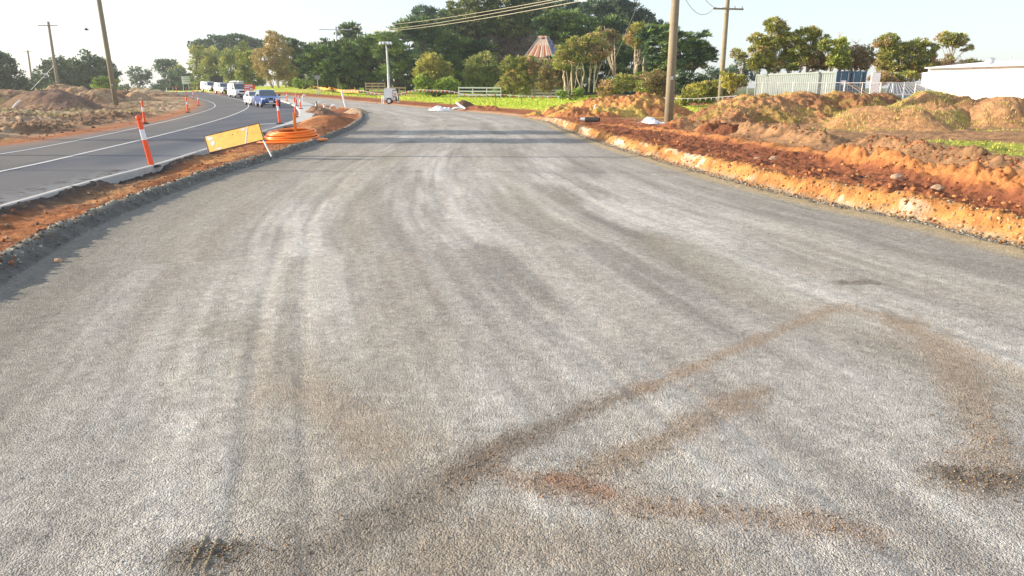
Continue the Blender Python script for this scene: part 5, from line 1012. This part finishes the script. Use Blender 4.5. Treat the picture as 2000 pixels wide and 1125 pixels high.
def bunting(label, pts, D, flags, m=None, fs=.28):
    pts = [P(x, y, (d[0] if (d := r_) else D)) for x, y, *r_ in pts]; base = pts[0].copy(); sm_ = smooth([tuple(p-base) for p in pts], 8); o = empty('bunting', base, 0, label, 'bunting', 'safety bunting')
    MB().tube([Vector(p) for p in sm_], .010, 4).build('cord', M['fencew'], o); cum = np.r_[0, np.cumsum(np.linalg.norm(np.diff(sm_, axis=0), axis=1))]
    for i in range(flags):
        s = cum[-1]*(i+.5)/flags; j = min(len(cum)-2, int(np.searchsorted(cum, s))-1); j = max(j, 0); t = (s-cum[j])/max(1e-6, cum[j+1]-cum[j]); p = Vector(sm_[j]).lerp(Vector(sm_[j+1]), t); sw = rnd.uniform(-.06, .06)
        f = MB(); f.add([(p.x-fs*.4, p.y-.004, p.z), (p.x+fs*.4, p.y-.004, p.z), (p.x+sw, p.y-.01, p.z-fs), (p.x-fs*.4, p.y+.004, p.z), (p.x+fs*.4, p.y+.004, p.z), (p.x+sw, p.y+.002, p.z-fs)], [(0, 2, 1), (3, 4, 5), (0, 1, 4, 3), (1, 2, 5, 4), (2, 0, 3, 5)])
        f.build('flag', M['orange'] if (i % 2 == 0 and m is None) else M['white'], o)
    for j in range(0, len(pts)): q = pts[j]-base; gz = GZ(pts[j].x, pts[j].y)-base.z; 
    for p in pts[::2]:
        q = p-base; MB().tube([(q.x, q.y, GZ(p.x, p.y)-base.z-.1), (q.x, q.y, q.z+.05)], .02, 5).build('stake', M['dark'], o)
bunting('orange and white bunting strung from the lighting tower to the spoil heap', [(668, 177, 95), (700, 176, 90), (735, 182, 86), (775, 183, 84), (810, 176, 80), (845, 176, 76), (880, 178, 72), (920, 186, 70), (968, 184, 68), (1010, 187, 67), (1050, 188, 66), (1095, 188, 65)], 70, 84, fs=.22)
bunting('white bunting hanging right of the big pole before the bushes', [(1285, 190, 50), (1320, 192, 49), (1365, 192, 48), (1440, 187, 46)], 48, 14, m=1, fs=.17)
# orange mesh line on the left bank
def meshline():
    pts = [P(587, 170, 150), P(605, 174, 140), P(630, 173, 130), P(660, 176, 122), P(700, 180, 112)]; base = pts[0].copy(); V = []; s = smooth([tuple(p) for p in pts], 6)
    o = empty('barrier_mesh', base, 0, 'strip of sagging orange barrier mesh on the bank left of the cypress', 'barrier mesh'); mb = MB(); sv_ = s
    for i in range(len(s)-1):
        a = Vector(s[i])-base; b_ = Vector(s[i+1])-base; a.z = GZ(s[i][0], s[i][1])-base.z+.55+.12*math.sin(i*.9); b_.z = GZ(s[i+1][0], s[i+1][1])-base.z+.55+.12*math.sin((i+1)*.9); up = Vector((0, 0, .38)); mb.slab([a, b_, b_+up, a+up], .02)
    mb.build('mesh', mat('orange_mesh', (.85, .33, .06), .7, noise=.2), o)
    for i in range(0, len(s), 4): q = Vector(s[i])-base; q.z = GZ(s[i][0], s[i][1])-base.z; MB().tube([q, q+Vector((0, 0, 1.0))], .03, 5).build('stake', M['timber'], o)
meshline()
# temporary fence panels
def tempfence():
    px = [1461, 1521, 1581, 1651, 1722, 1768, 1812]; D = [57, 53.5, 50.5, 48, 46, 45.5, 45]; g = 'temporary fence panels on the rise'; names = ['leftmost fence panel beside the yellow bush', 'fence panel before the left part of the grey container', 'fence panel before the middle of the grey container', 'fence panel before the blue container door', 'fence panel right of the open container door', 'rightmost fence panel ending at the white shed']
    for i in range(6):
        A = P(px[i], 160, D[i]); B = P(px[i+1], 160, D[i+1]); A.z = GZ(A.x, A.y); B.z = GZ(B.x, B.y); o = empty('fence_panel', A, 0, names[i], 'fence panel', g); d = B-A; d.z = 0; d *= .985; h = P(px[i], 161, D[i]).z-A.z
        f = MB(); f.tube([(0, 0, 0), (0, 0, h)], .035, 7); f.tube([(d.x, d.y, 0), (d.x, d.y, h)], .035, 7); f.tube([(0, 0, h-.03), (d.x, d.y, h-.03)], .03, 6); f.tube([(0, 0, .12), (d.x, d.y, .12)], .03, 6); f.tube([(d.x/2, d.y/2, .1), (d.x/2, d.y/2, h)], .018, 6); f.build('frame', M['metal'], o)
        wv = MB()
        for k in range(1, 9): z = .12+(h-.15)*k/9; wv.tube([(0, 0, z), (d.x, d.y, z)], .006, 3, False)
        for k in range(1, 22): t = k/22; wv.tube([(d.x*t, d.y*t, .12), (d.x*t, d.y*t, h)], .004, 3, False)
        wv.build('wire_mesh', M['metal'], o)
        MB().box((0, 0, -.02), (.25, .6, .14)).build('foot', M['conc'], o)
tempfence()
# ================================================================ CONTAINER
def container():
    nA = P(1632, 160, 55.6); fA = P(1482, 160, 67.0); nA.z = fA.z = .5; d = fA-nA; d.z = 0; L = 12.19; ang = math.atan2(d.y, d.x); H = P(1632, 139, 55.6).z-.5
    o = empty('shipping_container', (nA.x, nA.y, .5), ang, 'long grey shipping container with a blue door end and one door swung open', 'shipping container')
    # local: x along the long side away from the near corner, y: -y = towards right/behind?
    s = -1  # body lies to local -Y
    W = 2.44
    def corr(x0, x1, y, out, h0, h1, n):
        V = []; F = []; prof = []
        for i in range(n):
            a = x0+(x1-x0)*i/n; st = (x1-x0)/n
            prof += [(a, 0), (a+st*.3, 0), (a+st*.45, 1), (a+st*.8, 1), (a+st*.95, 0)]
        prof.append((x1, 0)); 
        for (x, t) in prof: V += [(x, y+out*t*.055, h0), (x, y+out*t*.055, h1)]
        F = [(2*i, 2*i+2, 2*i+3, 2*i+1) for i in range(len(prof)-1)]; return V, F
    for y, out in ((0, 1), (-W, -1)):
        V, F = corr(.15, L-.15, y-out*.10, out, .16, H-.12, 40); mb = MB(); mb.add(V, F); mb.build('side_panel', M['cgrey'], o)
    V, F = corr(-W+.1, -.1, 0, 1, .16, H-.12, 9); mb = MB(); mb.add([(L-.05+(b_)*.5, a, c) for a, b_, c in V], F); mb.build('end_panel', M['cgrey'], o)
    MB().box((L/2, -W/2, H-.02), (L, W, .03)).build('roof', M['cgrey'], o)
    fr = MB()
    for x in (.075, L-.075):
        for y in (-.075, -W+.075): fr.box((x, y, H/2), (.15, .16, H))
    for y in (-.06, -W+.06): fr.box((L/2, y, H-.06), (L-.3, .11, .12)); fr.box((L/2, y, .08), (L-.3, .11, .16))
    fr.build('frame', M['cgrey'], o)
    mb = MB(); mb.box((.0, -W/2, H-.07), (.10, W-.1, .14)); mb.box((.0, -W/2, .08), (.10, W-.1, .16)); mb.box((-.03, -.06, H/2), (.06, .12, H)); mb.box((-.03, -W+.06, H/2), (.06, .12, H)); mb.build('door_frame', M['cblue'], o)
    dr = MB(); dr.box((-.02, -.65, H/2), (.05, 1.0, H-.3)).build('door', M['cblue'], o)
    d2 = MB(); d2.box((-.02, -1.72, H/2), (.05, .96, H-.3)); dd = d2.build('door', M['cblue'], o)
    for y in (-.35, -.95, -1.4, -2.0): MB().tube([(-.07, y, .15), (-.07, y, H-.12)], .025, 6).build('lock_bar', M['metal'], dd)
    MB().box((-.055, -.62, H*.68), (.01, .42, .30)).build('notice', M['white'], o)
    op = MB(); op.box((-.45, -W-.15-.35, H/2), (.05, 1.05, H-.2), rz=R(20)); od = op.build('open_door', M['white'], o)
    for i in range(4): MB().box((-.50, -W-.5, .5+i*.55), (.05, .9, .06), rz=R(20)).build('door_rib', M['carw'], od)
    return o
container()
for i, (a, b_, lab) in enumerate((((1655, 163), (1692, 187), 'left timber plank leaning by the blue container door'), ((1668, 166), (1700, 186), 'right timber plank leaning by the blue container door'))):
    A = P(a[0], a[1], 50.5); B = P(b_[0], b_[1], 50.2); B.z = max(GZ(B.x, B.y), B.z); d = A-B; o = MB().box((0, 0, 0), (d.length, .16, .05), rz=math.atan2(d.y, d.x), ry=-math.asin(d.z/d.length)).build('timber_plank', M['timber']); o.location = (A+B)/2; tag(o, lab, 'plank', 'planks by the container')
# turquoise shed with slate roof
def tshed():
    D = 47.5; g = .5; a = P(1728, 190, D); b_ = P(1815, 190, D); o = empty('site_shed', (a.x, D, g), 0, 'low turquoise shed with dark ribbed roof behind the spoil heaps', 'shed')
    w_ = b_.x-a.x; h0 = P(1740, 184, D).z-g; h1 = P(1800, 163, D+3).z-g
    MB().box((w_/2+.3, 1.6, h0/2), (w_, 3.0, h0)).build('wall', M['cyan'], o)
    q = [Vector((.0, 0, h0)), Vector((w_*1.1, 0, h0)), Vector((w_*1.2, 3.2, h1)), Vector((w_*.65, 3.2, h1))]
    rf = MB(); rf.slab(q, .05); 
    ro = rf.build('roof', M['slate'], o); rb = MB()
    for i in range(13):
        t = i/12; A = q[0].lerp(q[1], t)+Vector((0, 0, .03)); B = q[3].lerp(q[2], t)+Vector((0, 0, .03)); rb.tube([A, B], .035, 4)
    rb.build('rib', M['signgrey'], ro); MB().box((w_*.55, -.03, h0-.02), (w_*1.1, .06, .1)).build('gutter', M['white'], o)
tshed()
# white shed
def wshed():
    D = 50; a = P(1796, 190, D); g = .5; b_ = P(2240, 190, D); h = P(1806, 132, D).z-g; w_ = 22; o = empty('white_shed', (a.x, D, g), R(-45), 'long low white shed with a shallow roof at the right edge', 'shed')
    c = .28
    mb = MB(); mb.add([(c, 0, -.2), (w_, 0, -.2), (w_, 9, -.2), (c, 9, -.2), (c, 0, h), (w_, 0, h+.25), (w_, 9, h+.2), (c, 9, h)], [(0, 1, 5, 4), (1, 2, 6, 5), (2, 3, 7, 6), (3, 0, 4, 7)]); mb.build('wall', M['wshed'], o)
    MB().box((c-.16, .8, 1.15), (.3, 1.6, 2.3)).build('side_box', M['wshed'], o)
    rf = MB(); rf.add([(c-.15, -.25, h), (w_+.2, -.25, h+.26), (w_+.2, 4.5, h+.60), (c+2.2, 4.5, h+.42), (w_+.2, 9.2, h+.2), (c-.15, 9.2, h), (c-.15, -.25, h-.05), (w_+.2, -.25, h+.21), (w_+.2, 9.2, h+.14), (c-.15, 9.2, h-.06)], [(0, 1, 2, 3), (3, 2, 4, 5), (0, 3, 5), (0, 6, 7, 1), (1, 7, 8, 4, 2), (4, 8, 9, 5), (5, 9, 6, 0), (6, 9, 8, 7)]); rf.build('roof', M['wshed'], o)
    MB().box((w_/2+c/2, -.30, h+.10), (w_-c+.3, .08, .10), ry=-math.atan2(.26, w_)).build('gutter', M['metal'], o)
    MB().lathe([(.22, 0), (.22, .25), (.28, .27), (.1, .36)], 12, Matrix.Translation((3.3, 2.2, h+.25))).build('roof_vent', M['metal'], o)
    MB().tube([(4.4, 2.2, h+.2), (4.4, 2.2, h+.65)], .04, 8).build('vent_pipe', M['metal'], o)
    for xx in np.arange(c+1.2, w_, 1.2): MB().box((float(xx), -.006, h*.5), (.02, .014, h-.15)).build('cladding_joint', M['carw'], o)
wshed()
# rusty roofed kiln house
def kiln():
    D = 116; c = P(1062, 112, D); g = GZ(c.x, D); o = empty('kiln_house', (c.x, D, g), R(0), 'old square building with a steep rusty iron pyramid roof among the trees', 'building'); k = .964*D/FPX
    ze = P(1062, 112, D).z-g; zt = P(1062, 71, D).z-g; rz = R(-24); hb = 36*k*.82; ht = 9*k*.8
    T = Matrix.Rotation(rz, 4, 'Z'); mb = MB(); mb.box((0, 0, ze/2), (hb*2*.93, hb*2*.93, ze), T); mb.build('wall', M['brick'], o)
    cb = [(-hb, -hb), (hb, -hb), (hb, hb), (-hb, hb)]; ct = [(-ht, -ht), (ht, -ht), (ht, ht), (-ht, ht)]
    ro = None
    for i in range(4):
        a, b_ = cb[i], cb[(i+1) % 4]; a2, b2 = ct[i], ct[(i+1) % 4]; V = []; F = []; n = 9
        nx, ny = (a[1]-b_[1]), (b_[0]-a[0]); nl = math.hypot(nx, ny); nx, ny = -nx/nl, -ny/nl
        for j in range(n*2+1):
            t = j/(n*2); oo = .07 if j % 2 else -.02
            V += [(lerp(a[0], b_[0], t)+nx*oo, lerp(a[1], b_[1], t)+ny*oo, ze-.1), (lerp(a2[0], b2[0], t)+nx*oo*.5, lerp(a2[1], b2[1], t)+ny*oo*.5, zt-.25)]
        F = [(2*j, 2*j+2, 2*j+3, 2*j+1) for j in range(n*2)]; V2 = []
        for j in range(n*2+1): lo_, hi_ = Vector(V[2*j]), Vector(V[2*j+1]); V2 += [lo_, lo_.lerp(hi_, .5 if (j//2) % 2 else .62), hi_]
        F2 = []; 
        for j in range(n*2): F2 += [(3*j, 3*j+3, 3*j+4, 3*j+1), (3*j+1, 3*j+4, 3*j+5, 3*j+2)]
        mb = MB(); mb.add(V2, F2, T); ro = mb.build('roof', M['palerust'] if i in (0, 3) else M['rustblue'], o); ro.data.materials.append(M['redrust'] if i in (0, 3) else M['palerust'])
        for pi_, pg in enumerate(ro.data.polygons): j = pi_//2; pg.material_index = 1 if ((j % 4 in (0, 1) and pi_ % 2 == 0 and i in (0, 3)) or (i in (1, 2) and j % 6 == 1)) else 0
        mb = MB(); mb.tube([Vector((*a, ze-.1)), Vector((*a2, zt-.2))], .08, 6, T=T); mb.build('ridge_cap', M['signgrey'], o)
    MB().box((0, 0, zt-.12), (ht*2.3, ht*2.3, .3), T).build('cowl', M['rust'], o); MB().box((.15, -ht*1.15, zt-.65), (.45, .12, .9), T).build('hatch', M['dark'], o)
kiln()
# bird
p = P(169, 58, 70); o = empty('bird', p, R(20), 'small dark bird flying left of the leaning pole', 'bird')
MB().lathe([(.01, -.22), (.05, -.12), (.075, 0), (.06, .1), (.035, .17), (.008, .22)], 8, Matrix.Rotation(R(90), 4, 'Y')).build('body', M['dark'], o, True)
for s in (-1, 1): MB().add([(-.07, 0, .02), (.09, 0, .02), (.04, s*.28, .16), (-.06, s*.26, .15), (-.1, s*.5, .1)], [(0, 1, 2, 3), (3, 2, 4)]).build('wing', M['dark'], o)

# ================================================================ HAZE
hz = MB(); hz.box((0, 180, 29), (900, 620, 62)); hb = hz.build('haze', None); tag(hb, kind='stuff')
hm = bpy.data.materials.new('haze_air'); hm.use_nodes = True; n = hm.node_tree.nodes; n.remove(n['Principled BSDF']); pv = n.new('ShaderNodeVolumePrincipled'); pv.inputs['Color'].default_value = (.95, .975, 1, 1); pv.inputs['Density'].default_value = .00042; pv.inputs['Anisotropy'].default_value = .55
hm.node_tree.links.new(pv.outputs[0], n['Material Output'].inputs['Volume']); hb.data.materials.append(hm)
